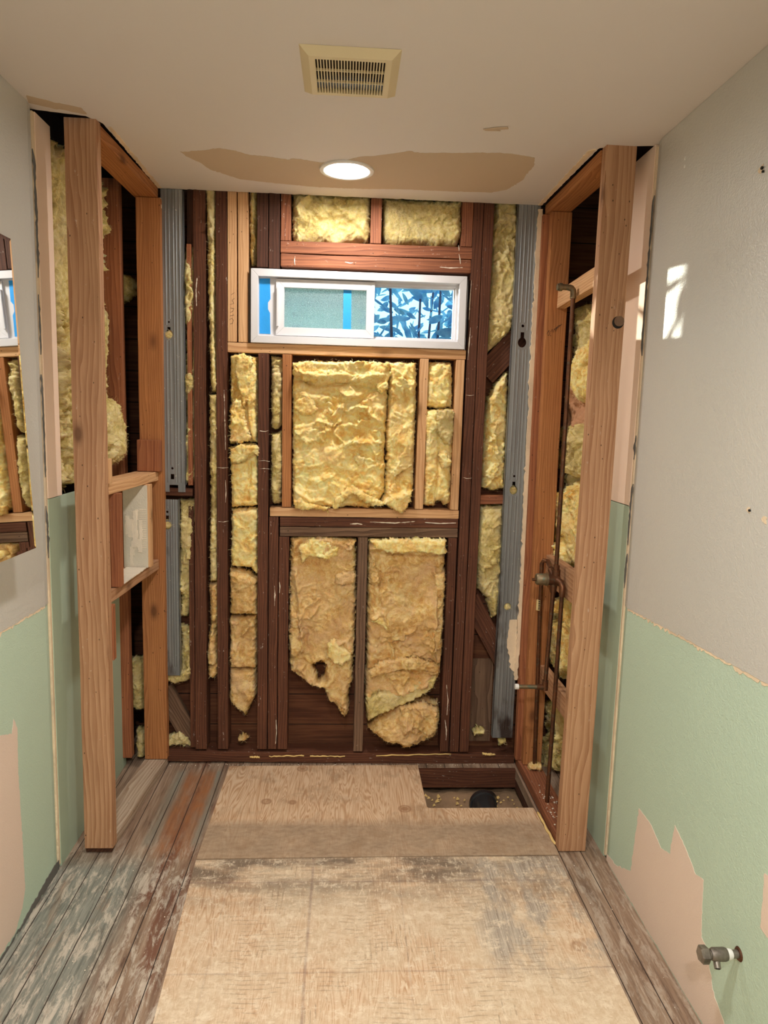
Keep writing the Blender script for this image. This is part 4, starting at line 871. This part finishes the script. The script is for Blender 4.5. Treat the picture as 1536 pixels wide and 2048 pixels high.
Bx('bright yellow insulation tuft hanging high beside the riser pipe', [(1168,680),(1195,665),(1195,790),(1180,805),(1160,808),(1150,790),(1146,760),(1156,735)], .935, seed=84, mat='fg', crest=.015, **rk)
Bx('matted insulation bundle under the brown kraft paper', [(1118,850),(1180,840),(1180,910),(1165,960),(1140,950),(1116,940)], .945, seed=85, mat='fg_dirty', crest=.01, **rk)
Bx('dull insulation strip low behind the riser pipe', [(1110,930),(1150,945),(1140,1000),(1112,1005)], .965, seed=86, mat='fg_dirty', crest=.0, **rk)
Bx('large bright insulation clump between right studs above the valve', [(1092,1015),(1120,985),(1150,960),(1175,985),(1175,1130),(1150,1135),(1115,1130),(1094,1070)], .945, seed=87, mat='fg', crest=.02, **rk)
Bx('insulation bundle behind supply pipes below the shower valve', [(1085,1185),(1150,1180),(1148,1340),(1120,1358),(1085,1300),(1066,1260)], .945, seed=88, mat='fg', crest=.01, **rk)
Bx('insulation wad at the foot of the right alcove wall', [(1085,1380),(1140,1385),(1140,1530),(1100,1545),(1080,1500)], .965, seed=89, mat='fg_dirty', crest=.01, **rk)
kp = Bx('crumpled brown kraft paper facing hanging between right studs', [(1150,735),(1170,740),(1176,800),(1172,850),(1130,862),(1118,850),(1125,825),(1140,790)], .94, -1, 90, D=.012, r=.01, fold=.03, amp=.03, ragged=.003, mat='kraft', name='kraft_paper', cat='paper')
# ------------------------------------------------------------------ window_1
win = empty('window_1', (.044, 3.0, WZ0), kind='structure')
def ring(m, x0, x1, z0, z1, w, y0, y1, slope=.0):
    o = [(x0,z0),(x1,z0),(x1,z1),(x0,z1)]; i = [(x0+w,z0+w),(x1-w,z0+w),(x1-w,z1-w),(x0+w,z1-w)]
    for k in range(4):
        a, b, c, d = o[k], o[(k+1) % 4], i[(k+1) % 4], i[k]
        m.hexa([(a[0],y0,a[1]),(b[0],y0,b[1]),(c[0],y0+slope,c[1]),(d[0],y0+slope,d[1])], [(a[0],y1,a[1]),(b[0],y1,b[1]),(c[0],y1,c[1]),(d[0],y1,d[1])])
    return m
fx0, fx1, fz0, fz1 = -.400, .489, 1.850, 2.146
fr = MB(); ring(fr, fx0, fx1, fz0, fz1, .030, 2.996, 3.10)
ring(fr, fx0+.028, fx1-.028, fz0+.028, fz1-.028, .012, 3.035, 3.09)
fr.build('frame', MT['vinyl'], win, bevel=.0015)
sx0, sx1 = -.300, .108
sa = MB(); ring(sa, sx0, sx1, fz0+.034, fz1-.034, .034, 3.014, 3.045); sash = sa.build('sliding_sash', MT['vinyl'], win, bevel=.0015)
MB().box(sx0+.004, sx0+.012, 3.004, 3.014, fz0+.07, fz1-.07).build('pull_rail', MT['vinyl'], sash, bevel=.001)
MB().box(sx0+.028, sx1-.028, 3.028, 3.032, fz0+.06, fz1-.06).build('obscure_pane', MT['obscure'], win)
MB().box(fx0+.028, sx0+.006, 3.024, 3.060, fz0+.028, fz1-.028).build('jamb_liner', MT['vinyl'], win, bevel=.001)
fs_ = MB(); ring(fs_, .088, fx1-.036, fz0+.036, fz1-.036, .010, 3.050, 3.075); fs_.build('fixed_sash', MT['vinyl'], win, bevel=.001)
MB().box(.096, fx1-.044, 3.060, 3.063, fz0+.044, fz1-.044).build('clear_pane', MT['glass'], win)
def tape(label, pts, y, t=.0012):
    P = [at(a, b, 1, y) for a, b in pts]
    m = MB().poly([(p.x, p.z) for p in P], [], (0,y,0), (1,0,0), (0,0,1), (0,1,0), t); o = m.build('tape_strip', MT['tape'], origin=(P[0].x, y, P[0].z)); tag(o, label, 'tape'); return o
tape('wide blue tape strip at the left end of the window frame', [(519,557),(540,557),(541,598),(536,605),(536,618),(540,626),(541,668),(519,667)], 3.0225)
tape('narrow blue tape strip across the obscured pane', [(687,580),(703,581),(702,661),(686,660)], 3.0262)
# ---------------- outside: neighbour's wall, an added sun block and shrubs
nw = empty('neighbour_wall', (-.6, 5.0, -.3), 'pale green neighbouring wall with a dark eave, seen through the obscured pane, with an added unseen sun block', 'wall')
MB().box(-1.02, .17, 5.0, 5.1, -.3, 2.9).box(-3.2, -1.475, 5.0, 5.1, -.3, 2.9).build('siding_and_sun_block', simple('siding_and_sun_block', lin(232,240,206), .8, 0, .3, 20, .10), nw)  # second box is unseen, added to keep sun off the left pane
MB().box(-1.02, .17, 4.86, 5.0, 2.30, 2.46).build('eave', MT['black'], nw)
pz = at(590, 628, 1, 4.98); MB().tube([(pz.x, 5.0, pz.z), (pz.x, 4.95, pz.z)], .018, 14).build('wall_vent', MT['black'], nw)
pz = at(590, 655, 1, 4.98); MB().box(pz.x-.03, pz.x+.03, 4.95, 5.0, pz.z-.035, pz.z+.015).build('outlet_box', MT['bark'], nw)
def shrub(label, seed, n, region, mat, size, along_sun=False):
    rr = random.Random(seed); t = empty('laurel_shrub', (sum(region[0])/2, sum(region[1])/2, .0), label, 'shrub')
    lf = MB(); br = MB(); cx, cy = sum(region[0])/2, sum(region[1])/2
    if along_sun: cx -= (cy-3.06)/1.25; t.location.x = cx
    for k in range(n):
        p = Vector((rr.uniform(*region[0]), rr.uniform(*region[1]), rr.uniform(*region[2])))
        if along_sun: p = p + Vector((-1.0, 0, .105))*((p.y-3.06)/1.25)
        d = Vector((rr.gauss(0,1), rr.gauss(0,.7), rr.gauss(-.2,.8))).normalized(); s = Vector((rr.gauss(0,1), rr.gauss(0,1), rr.gauss(0,1))); s = (s-d*s.dot(d)).normalized(); nn = d.cross(s)
        L = size*rr.uniform(.7,1.25); W = L*rr.uniform(.34,.48); seg = 7; vs = []; fs = []
        for i in range(seg+1):
            q = i/seg; w = W*math.sin(math.pi*min(1, q*.97+.03))**.75*(1-.25*q)/2; c = p + d*(L*(q-.5)) + nn*(L*.18*(q-.5)**2*rr.choice([1,1,-.5]) if False else L*.16*(q-.5)**2)
            vs += [c - s*w + nn*w*.35, c, c + s*w + nn*w*.35]
        for i in range(seg):
            a = i*3; fs += [(a,a+1,a+4,a+3),(a+1,a+2,a+5,a+4)]
        # thin leaf with real thickness
        m_ = len(vs); vs2 = vs + [v + nn*.0012 for v in vs]; f2 = fs + [tuple(i+m_ for i in reversed(f)) for f in fs]
        lf.add(vs2, f2)
    for k in range(2 if along_sun else 5):
        x0 = cx+rr.uniform(-.25,.25)*(region[0][1]-region[0][0]); x1 = cx+rr.uniform(-.5,.5)*(region[0][1]-region[0][0]); y0 = rr.uniform(*region[1])
        br.tube([(x0, y0, 0), ((x0*.6+x1*.4), y0+rr.uniform(-.05,.05), region[2][0]*.7), (x1, y0+rr.uniform(-.1,.1), region[2][1])], [.014,.011,.005], 8)
    lf.build('foliage', MT[mat], t, smooth=True); br.build('branch', MT['bark'], t, smooth=True); return t
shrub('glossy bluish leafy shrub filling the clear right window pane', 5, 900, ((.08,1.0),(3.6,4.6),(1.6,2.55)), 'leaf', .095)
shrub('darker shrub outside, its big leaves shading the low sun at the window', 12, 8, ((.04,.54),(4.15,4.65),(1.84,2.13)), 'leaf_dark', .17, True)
gr = MB().box(-6, 6, 3.2, 14, -.4, -.3).build('ground', simple('garden_soil', lin(120,110,90), .95)); tag(gr, kind='structure')

# ------------------------------------------------------------------ mirror cabinet on the left wall
mc = empty('mirror_cabinet', (XL, 1.6, 1.13), 'frameless mirrored cabinet on the left wall reflecting the window', 'mirror')
MXF = -.8475
MB().box(XL+.003, -.888, 1.20, 1.905, 1.19, 1.97).build('cabinet_body', MT['trim_white'], mc, bevel=.002)
def mirror_door():
    y0, y1, z0, z1, b = 1.19, 1.922, 1.181, 1.982, .009
    m = MB(); x0 = MXF-.006; xe = MXF-.0003
    o = [(y0,z0),(y1,z0),(y1,z1),(y0,z1)]; i = [(y0+b,z0+b),(y1-b,z0+b),(y1-b,z1-b),(y0+b,z1-b)]
    vs = [(x0,a,c) for a, c in o] + [(xe,a,c) for a, c in o] + [(MXF,a,c) for a, c in i]
    fs = [(0,1,2,3)] + [(k,(k+1)%4,(k+1)%4+4,k+4) for k in range(4)] + [(k+4,(k+1)%4+4,(k+1)%4+8,k+8) for k in range(4)] + [(8,9,10,11)]
    vs = [(x-(c-1.58)*.042-.014*(1.922-a), a, c) for x, a, c in vs]   # the door hangs a little out of plumb
    return m.add(vs, fs)
mirror_door().build('mirror_door', MT['mirror'], mc)

# ------------------------------------------------------------------ ceiling fixtures
def lathe(m, prof, cx, cy, seg=48):
    n = len(prof); vs = [(cx+r*math.cos(2*math.pi*k/seg), cy+r*math.sin(2*math.pi*k/seg), z) for r, z in prof for k in range(seg)]; fs = []
    for i in range(n-1):
        for k in range(seg): a = i*seg+k; b = i*seg+(k+1) % seg; fs.append((a, b, b+seg, a+seg))
    m.add(vs, fs); return m
def downlight(x, y, label, power, size=.13, spread=180):
    t = empty('recessed_light', (x, y, H), label, 'ceiling light')
    set_smooth_by_angle(lathe(MB(), [(.0985,H-.0005),(.0975,H-.006),(.090,H-.008),(.082,H-.006),(.076,H+.003),(.074,H+.02)], x, y).build('trim_ring', MT['trim_white'], t))
    MB().poly(circle(x, y, .0755), [], (0,0,H+.001), (1,0,0), (0,1,0), (0,0,1), .002).build('lens', MT['lens'], t)
    L = bpy.data.lights.new('downlight_lamp', 'AREA'); L.shape = 'DISK'; L.size = size; L.energy = power; L.color = (1.0, .95, .895); L.spread = math.radians(spread)
    o = bpy.data.objects.new('downlight_lamp', L); COL.objects.link(o); o.parent = t; o.matrix_parent_inverse = world_of(t).inverted(); o.location = (x, y, H-.001); return t
downlight(*light_spots[0], 'glowing recessed ceiling light in the alcove, inside the peeled patch', LAMP_MAIN)
downlight(*light_spots[1], 'recessed ceiling light nearer the room entrance', LAMP_REAR, spread=140)
downlight(*light_spots[2], 'recessed ceiling light at the room entrance', LAMP_VANITY)

vt = empty('ceiling_vent', ((VX0+VX1)/2, (VY0+VY1)/2, H), 'cream square exhaust fan grille on the ceiling', 'vent')
m = MB()
def frustum(m, x0, x1, y0, y1, zt, zb, ins, wid):
    o = [(x0,y0),(x1,y0),(x1,y1),(x0,y1)]; a = [(x0+ins,y0+ins),(x1-ins,y0+ins),(x1-ins,y1-ins),(x0+ins,y1-ins)]
    i = [(x0+wid,y0+wid),(x1-wid,y0+wid),(x1-wid,y1-wid),(x0+wid,y1-wid)]
    for k in range(4):
        q = (k+1) % 4
        m.add([(*o[k],zt),(*o[q],zt),(*a[q],zb),(*a[k],zb)], [(0,1,2,3)]); m.add([(*a[k],zb),(*a[q],zb),(*i[q],zb),(*i[k],zb)], [(0,1,2,3)])
        m.add([(*i[k],zb),(*i[q],zb),(*i[q],zb+.012),(*i[k],zb+.012)], [(0,1,2,3)])
frustum(m, VX0, VX1, VY0, VY1, H-.0005, H-.016, .022, .036)
m.build('grille_frame', MT['vent'], vt)
gx0, gx1, gy0, gy1 = VX0+.036, VX1-.036, VY0+.036, VY1-.036
s = MB(); ns = 24
for k in range(ns+1):
    xx = gx0+(gx1-gx0)*k/ns; s.box(xx-.0014, xx+.0014, gy0, gy1, H-.0155, H-.007)
for q in (1/3, 2/3):
    yy = gy0+(gy1-gy0)*q; s.box(gx0, gx1, yy-.0012, yy+.0012, H-.0150, H-.009)
s.build('louvre', MT['vent'], vt)
MB().box(gx0-.006, gx1+.006, gy0-.006, gy1+.006, H+.03, H+.09).build('fan_box', simple('dusty_fan', lin(84,74,62), .9), vt)

# ------------------------------------------------------------------ plumbing
def mesh_part(m, name, mat, parent, ang=.7): return set_smooth_by_angle(m.build(name, MT[mat], parent), ang)
pr = at(1143, 600, 0, .835); XPIPE = .835
rt_ = at(1146, 600, 0, XPIPE); rb_ = at(1113, 1140, 0, XPIPE)
YR = (rt_.y+rb_.y)/2
sp_ = empty('shower_plumbing', (XPIPE, YR, .04), 'tarnished copper shower valve and pipes standing in the right alcove wall', 'plumbing')
zt = at(1143, 575, 1, YR).z; zv = at(1110, 1160, 1, YR).z
arc = [(XPIPE, YR, zt-.022), (XPIPE-.002, YR, zt-.010), (XPIPE-.008, YR, zt-.003), (XPIPE-.020, YR, zt)]
mesh_part(MB().tube([(XPIPE-.002, YR, zv+.02), (XPIPE, YR, (zv+zt)/2), (XPIPE, YR, zt-.022)], .0085), 'riser_pipe', 'copper', sp_)
mesh_part(MB().tube(arc, .0115).tube([(XPIPE-.018,YR,zt),(XPIPE-.045,YR,zt)], .0105).tube([(XPIPE,YR,zt-.04),(XPIPE,YR,zt-.02)], .0115), 'shower_elbow', 'brass', sp_)
mesh_part(MB().tube([(XPIPE-.044,YR,zt),(XPIPE-.056,YR,zt)], [.0145,.0145]).tube([(XPIPE-.056,YR,zt),(XPIPE-.062,YR,zt)], .012), 'threaded_collar', 'brass', sp_)
vb = MB().tube([(XPIPE+.012,YR,zv),(XPIPE-.012,YR,zv)], .024, 18).tube([(XPIPE-.010,YR,zv),(XPIPE-.036,YR,zv+.002)], [.021,.022], 18)
vb.tube([(XPIPE-.001,YR,zv+.01),(XPIPE-.001,YR,zv+.042)], .0165, 14).tube([(XPIPE-.001,YR,zv+.04),(XPIPE-.001,YR,zv+.060)], .0125, 14)
vb.tube([(XPIPE-.008,YR,zv-.01),(XPIPE-.008,YR,zv-.050)], [.016,.012], 14)
vb.tube([(XPIPE-.004,YR-.006,zv+.004),(XPIPE+.012,YR-.03,zv-.004),(XPIPE+.014,YR-.042,zv-.018),(XPIPE+.014,YR-.042,zv-.055)], [.014,.0125,.0125,.0115], 14)
vb.tube([(XPIPE-.004,YR+.006,zv+.004),(XPIPE-.010,YR+.05,zv+.030)], [.012,.010], 12)
mesh_part(vb, 'valve_body', 'copper', sp_)
mesh_part(MB().tube([(XPIPE-.034,YR,zv+.002),(XPIPE-.042,YR,zv+.002)], .026, 18).tube([(XPIPE-.042,YR,zv+.002),(XPIPE-.076,YR,zv+.003),(XPIPE-.080,YR,zv+.003)], [.0235,.0225,.019], 18), 'valve_bonnet', 'brass', sp_)
mesh_part(MB().tube([(XPIPE-.078,YR,zv+.001),(XPIPE-.094,YR,zv+.001)], .006, 12), 'valve_stem', 'copper', sp_)
a_ = at(1103, 1374, 1, YR); zs = a_.z
mesh_part(MB().tube([(XPIPE-.008,YR,zv-.045),(XPIPE-.018,YR,zs+.02)], .0085), 'spout_drop_pipe', 'copper', sp_)
mesh_part(MB().tube([(XPIPE-.018,YR,zs+.028),(XPIPE-.018,YR,zs-.012)], .0125).tube([(XPIPE-.012,YR,zs),(XPIPE-.052,YR,zs)], .011), 'spout_elbow', 'copper', sp_)
mesh_part(MB().tube([(XPIPE-.050,YR,zs),(XPIPE-.128,YR,zs+.001)], [.0085,.0085]), 'spout_pipe', 'brass', sp_)
mesh_part(MB().tube([(XPIPE-.126,YR,zs+.001),(XPIPE-.140,YR,zs+.001)], .011), 'threaded_end', 'trim_white', sp_)
mesh_part(MB().tube([(XPIPE+.014,YR-.042,zv-.05),(XPIPE+.010,YR-.044,.5),(XPIPE+.004,YR-.046,.039)], .0085), 'supply_pipe', 'copper', sp_)
q0 = at(1081, 1175, 1, 2.88); q1 = at(1070, 1520, 1, 2.88)
cp = empty('supply_pipe', (q1.x, 2.88, .04), 'dark thin water pipe with a paper tag in front of the orange stud', 'pipe')
mesh_part(MB().tube([(q1.x, 2.88, .039), (q0.x, 2.88, zv+.02), (q0.x+.005, 2.875, zv+.035), (q0.x+.02, 2.86, zv+.035), (XPIPE-.004, YR+.06, zv+.034)], .009), 'pipe', 'copper', cp)
tg = at(1077, 1210, 1, 2.88)
tt = MB().tube([(tg.x-.0005, 2.88, tg.z-.022), (tg.x, 2.88, tg.z+.022)], .0097, 14); mesh_part(tt, 'paper_tag', 'label_paper', cp)
sc_ = MB()
for k in range(5): sc_.box(tg.x-.004, tg.x+.003, 2.8688, 2.8705, tg.z-.016+.008*k, tg.z-.012+.008*k)
sc_.build('tag_print', MT['scrawl'], cp)
batt('frayed foam scrap around the pipe foot on the right plate', [(q1.x-.03,.04),(q1.x+.035,.04),(q1.x+.03,.065),(q1.x,.075),(q1.x-.028,.06)], O=(0,2.865,0), D=.025, crest=.006, r=.02, amp=.006, fold=.012, seed=96, res=.003, ragged=.004, mat='fg_tan', name='insulation_scrap')

# shut-off valve on the right wall
sv = at(1478, 1908, 0, XR); vy, vz = sv.y, sv.z
st = empty('shutoff_valve', (XR, vy, vz), 'worn chrome water shutoff valve sticking out of the right wall', 'valve')
mesh_part(MB().tube([(XR-.0005,vy,vz),(XR-.004,vy,vz)], [.017,.014], 18), 'wall_hole_rust', 'copper', st)
mesh_part(MB().tube([(XR,vy,vz),(XR-.030,vy,vz)], .0095, 16), 'nipple', 'steel_old', st)
mesh_part(MB().tube([(XR-.018,vy,vz),(XR-.024,vy,vz),(XR-.034,vy,vz)], [.0105,.0125,.012], 16), 'thread_tape', 'trim_white', st)
mesh_part(MB().tube([(XR-.031,vy,vz),(XR-.036,vy,vz),(XR-.064,vy,vz),(XR-.070,vy,vz)], [.014,.0155,.0155,.012], 18).tube([(XR-.068,vy,vz),(XR-.078,vy,vz)], .0095, 16), 'valve_body', 'steel_old', st)
mesh_part(MB().tube([(XR-.056,vy,vz-.006),(XR-.060,vy-.014,vz-.016),(XR-.061,vy-.020,vz-.021)], [.008,.0078,.0075], 14), 'outlet', 'steel_old', st)
MB().tube([(XR-.0610,vy-.0198,vz-.0208),(XR-.0613,vy-.0208,vz-.0218)], .0052, 12).build('outlet_bore', MT['black'], st)
mesh_part(MB().tube([(XR-.076,vy,vz),(XR-.079,vy,vz),(XR-.094,vy,vz),(XR-.097,vy,vz)], [.017,.0205,.0205,.017], 6), 'knob', 'steel_old', st, .3)

# drain in the floor opening
dp = at(970, 1603, 2, -.035)
dr = empty('drain_pipe', (dp.x, 2.76, -.12), 'black plastic drain pipe elbow down in the floor opening', 'pipe')
el = MB().tube([(dp.x+.05, 2.92, -.13), (dp.x+.015, 2.84, -.085), (dp.x, 2.77, -.068), (dp.x, 2.715, -.080), (dp.x, 2.69, -.15)], [.045,.047,.052,.054,.054], 28)
mesh_part(el, 'elbow', 'black_abs', dr)
mesh_part(MB().tube([(dp.x,2.80,-.0745),(dp.x,2.775,-.0690)], .058, 28), 'hub', 'black_abs', dr)

# niche backer
nb = MB(); b0 = 2.790
nb.box(-.868, -.775, b0, b0+.006, .940, 1.268)
bk = nb.build('niche_backer', MT['gypsum']); tag(bk, 'whitish plaster smeared backer board on the rear upright of the wall niche', 'backer board')
rr = random.Random(4); pl_ = MB()
for k in range(16):
    y = -.828+rr.gauss(0,.015); z = 1.06+rr.uniform(-.10,.14); w = rr.uniform(.004,.010); h = rr.uniform(.012,.04)
    pl_.poly(jag([(y-w,z-h),(y+w,z-h),(y+w,z+h),(y-w,z+h)], .006, .003, k), [], (0,b0,0), (1,0,0), (0,0,1), (0,-1,0), .0015+.0002*k)
for k in range(22): z = 1.02+k*.0072; pl_.box(-.806, -.779, b0-.0015, b0, z, z+.003)
pl_.build('mortar_ridges', MT['crumb'], bk)
MB().poly(jag([(-.86,2.505),(-.785,2.505),(-.78,2.785),(-.86,2.785)], .008, .003, 7), [], (0,0,.9385), (1,0,0), (0,1,0), (0,0,1), .0035).build('mortar_bed', MT['crumb'], bk)

# old white paint drips and plaster scrapes on the studs
def by_label(st): return [o for o in bpy.data.objects if o.get('label', '').startswith(st)][0]
def drip(st, px, w, seed, y=YB-.0012):
    P = [at(a, b, 1, y) for a, b in px]; L = []; R_ = []
    for i, p in enumerate(P):
        d = P[min(i+1, len(P)-1)]-P[max(i-1, 0)]; n = Vector((-d.z, 0, d.x)).normalized(); ww = w*(.35 if i in (0, len(P)-1) else 1)
        L.append((p.x+n.x*ww, p.z+n.z*ww)); R_.append((p.x-n.x*ww, p.z-n.z*ww))
    MB().poly(jag(L+R_[::-1], .006, .0012, seed), [], (0,y,0), (1,0,0), (0,0,1), (0,1,0), .0016).build('paint_drip', MT['crumb'], by_label(st))
drip('dark redwood stud with a white', [(394,556),(392,580),(393,612)], .0022, 1)
for i, px in enumerate(([(448,780),(450,850),(451,900)], [(436,935),(446,936),(457,935)], [(436,1043),(446,1044),(457,1042)], [(451,960),(452,985),(451,1005)])): drip('dark reddish stud with white', px, .0012, 10+i)
for i, px in enumerate(([(517,922),(528,921),(539,923)], [(517,938),(528,937),(539,938)], [(520,862),(530,863),(538,861)])): drip('dark king stud under the left', px, .0009, 20+i)
for i, px in enumerate(([(549,1172),(550,1190),(549,1212)], [(552,1440),(553,1465),(551,1488)])): drip('dark middle stud of the triple', px, .0016, 30+i)
drip('dark cripple at left side', [(559,1164),(560,1175),(559,1186)], .0018, 34)
for i, px in enumerate(([(590,512),(589,522),(590,530)], [(918,508),(920,518),(921,528)], [(690,524),(700,526),(712,525)], [(880,534),(900,536),(925,535)])): drip('lower rough edged dark red', px, .0018, 40+i)
drip('upper dark red header', [(917,490),(918,497),(918,502)], .0014, 45)
for i, px in enumerate(([(943,560),(940,600),(938,640)], [(941,655),(938,690),(936,720)], [(932,790),(940,791),(948,790)], [(926,955),(934,957),(944,956)])): drip('long dark king stud hugging', px, .0016 if i < 2 else .0009, 50+i)
for i, px in enumerate(([(740,1044),(790,1046),(830,1043)], [(850,1045),(880,1047),(912,1046)], [(700,1048),(715,1047),(725,1049)])): drip('upper dark beam under', px, .0022, 60+i)
for i, px in enumerate(([(893,1370),(896,1400),(894,1430)], [(890,1440),(893,1460),(892,1480)])): drip('long dark king stud hugging', px, .0018, 70+i)
# pencil and marker scribbles on the lumber
def scribble(name, px, y, r, parent=None, out=(0,-1,0)):
    pts = [at(a, b, 1, y) for a, b in px]
    return MB().tube(pts, r, 5).build(name, MT['scrawl'], parent)
wr = bpy.data.objects
pen = [o for o in wr if o.get('label', '').startswith('pale new trimmer stud')][0]
for px in ([(459,640),(463,636),(467,640),(465,647),(460,648)], [(460,632),(468,630)], [(461,625),(466,622),(468,617),(461,616)], [(460,609),(468,607),(464,600),(469,597)], [(462,590),(469,585)]): scribble('pencil_writing', px, YB-.0004, .0006, pen)
ost = [o for o in wr if o.get('label', '').startswith('bright orange back stud')][0]
for px in ([(1094,668),(1097,662),(1100,667),(1098,671),(1095,670)], [(1101,664),(1104,658),(1106,665),(1109,657),(1111,663),(1114,655)], [(1108,660),(1116,652),(1122,650)], [(1112,658),(1124,648)]): scribble('marker_scribble', px, 2.9185, .0009, ost)

# ------------------------------------------------------------------ small debris
def scrap(label, px0, px1, seed, th=.006, zz=.066, y=None):
    y = YB-.006 if y is None else y
    A = at(*px0, 1, y); Bq = at(*px1, 1, y); n = 14; rr = random.Random(seed); pts = []
    for i in range(n+1):
        q = i/n; p = A.lerp(Bq, q); pts.append(p + Vector((0, rr.uniform(-.002,.002), rr.uniform(-.0015,.0015))))
    o = MB().tube(pts, [th*(.6+.5*rr.random()) for _ in pts], 8).build('foam_strip', MT['debris'], smooth=True, origin=A); tag(o, label, 'debris'); return o
scrap('short pale foam strip on the floor under the tall insulation column', (500,1514), (519,1514), 1, .005)
scrap('long pale foam strip before the bottom plate under the left triple studs', (538,1513), (608,1511), 2, .003)
scrap('long pale foam strip before the bottom plate under lower left bay', (620,1512), (690,1513), 3, .003)
scrap('long pale foam strip before the bottom plate under the balled wad', (752,1511), (902,1508), 4, .003)
scrap('stubby pale foam strip on the plate near the right channel', (965,1508), (990,1509), 5, .006)
e0 = at(1076, 1625, 2, .01); e1 = at(1110, 1688, 2, .01)
rr = random.Random(3)
o = MB().tube([e0.lerp(e1, i/10)+Vector((rr.uniform(-.002,.002),0,0)) for i in range(11)], [.005*(.7+.5*rr.random()) for _ in range(11)], 8).build('foam_strip', MT['debris'], smooth=True, origin=e0); tag(o, 'yellow foam strip in the seam beside right bottom plate', 'debris')
# crumbs of plaster too many to count
cm = MB(); rr = random.Random(11)
def crumb(p, r):
    v = [Vector((1,0,-.2)),Vector((-.5,.8,-.2)),Vector((-.5,-.8,-.2)),Vector((0,0,.8)),Vector((.3,.3,.6))]
    v = [Vector((a.x*r*rr.uniform(.6,1.3), a.y*r*rr.uniform(.6,1.3), a.z*r*rr.uniform(.6,1.2))) + p for a in v]
    cm.add(v, [(0,1,3),(1,2,3),(2,0,3),(0,2,1),(0,4,1),(0,3,4),(1,4,3)])
for k in range(130): crumb(Vector((rr.uniform(-.75,.75), rr.uniform(2.988,3.005), .002)), rr.uniform(.001,.0035))
for k in range(60): crumb(Vector((rr.uniform(.82,.88), rr.uniform(2.40,2.75), .041)), rr.uniform(.001,.005))
for k in range(120): crumb(Vector((rr.choice([rr.uniform(.80,.94), rr.uniform(-.93,-.5)]), rr.uniform(.4,2.32), .003)), rr.uniform(.0008,.003))
for k in range(50): crumb(Vector((rr.uniform(-.45,.75), rr.uniform(.8,2.3), .0075)), rr.uniform(.0008,.002))
tag(cm.build('plaster_crumbs', MT['crumb']), 'scattered pale plaster crumbs on floor and plates', 'debris', kind='stuff')
rb = MB(); cm2 = cm; cm = rb
for k in range(90): crumb(Vector((rr.uniform(.37,.78), rr.uniform(2.68,2.93), -.108)), rr.uniform(.004,.013))
tag(rb.build('rubble', MT['debris']), 'broken plaster and foam rubble on soil in the floor opening', 'debris', kind='stuff')

# repeats of one kind share a group
_fam = {}
for o in bpy.data.objects:
    if o.parent is None and o.get('label'): _fam.setdefault(o.name.split('.')[0], []).append(o)
_gname = {'wall_stud': 'framing studs of the opened walls', 'insulation_batt': 'insulation pieces in the wall bays', 'insulation_plug': 'insulation bulging through channel holes', 'header_beam': 'dark horizontal beams of the back wall',
  'sill_board': 'pale new horizontal boards', 'blocking': 'short blocking pieces between studs', 'foam_strip': 'foam strips along the floor edges', 'metal_channel': 'galvanised channels of the back wall', 'tape_strip': 'blue tape strips on the window',
  'recessed_light': 'recessed ceiling lights', 'plywood_sheet': 'plywood sheets of the floor', 'wall_post': 'front posts of the alcove walls', 'top_plate': 'top plates of the alcove walls', 'bottom_plate': 'bottom plates of the walls', 'diagonal_brace': 'diagonal braces of the back wall',
  'furring_strip': 'thin furring strips', 'niche_rail': 'niche boards', 'niche_jack': 'niche uprights', 'cleat_block': 'cleats around the niche', 'joist': 'joists around the floor opening', 'drywall_sliver': 'drywall remnants beside the channels', 'laurel_shrub': 'shrubs outside the window'}
for n_, os_ in _fam.items():
    if len(os_) > 1:
        for o in os_: o['group'] = _gname.get(n_, n_.replace('_', ' ') + ' pieces')
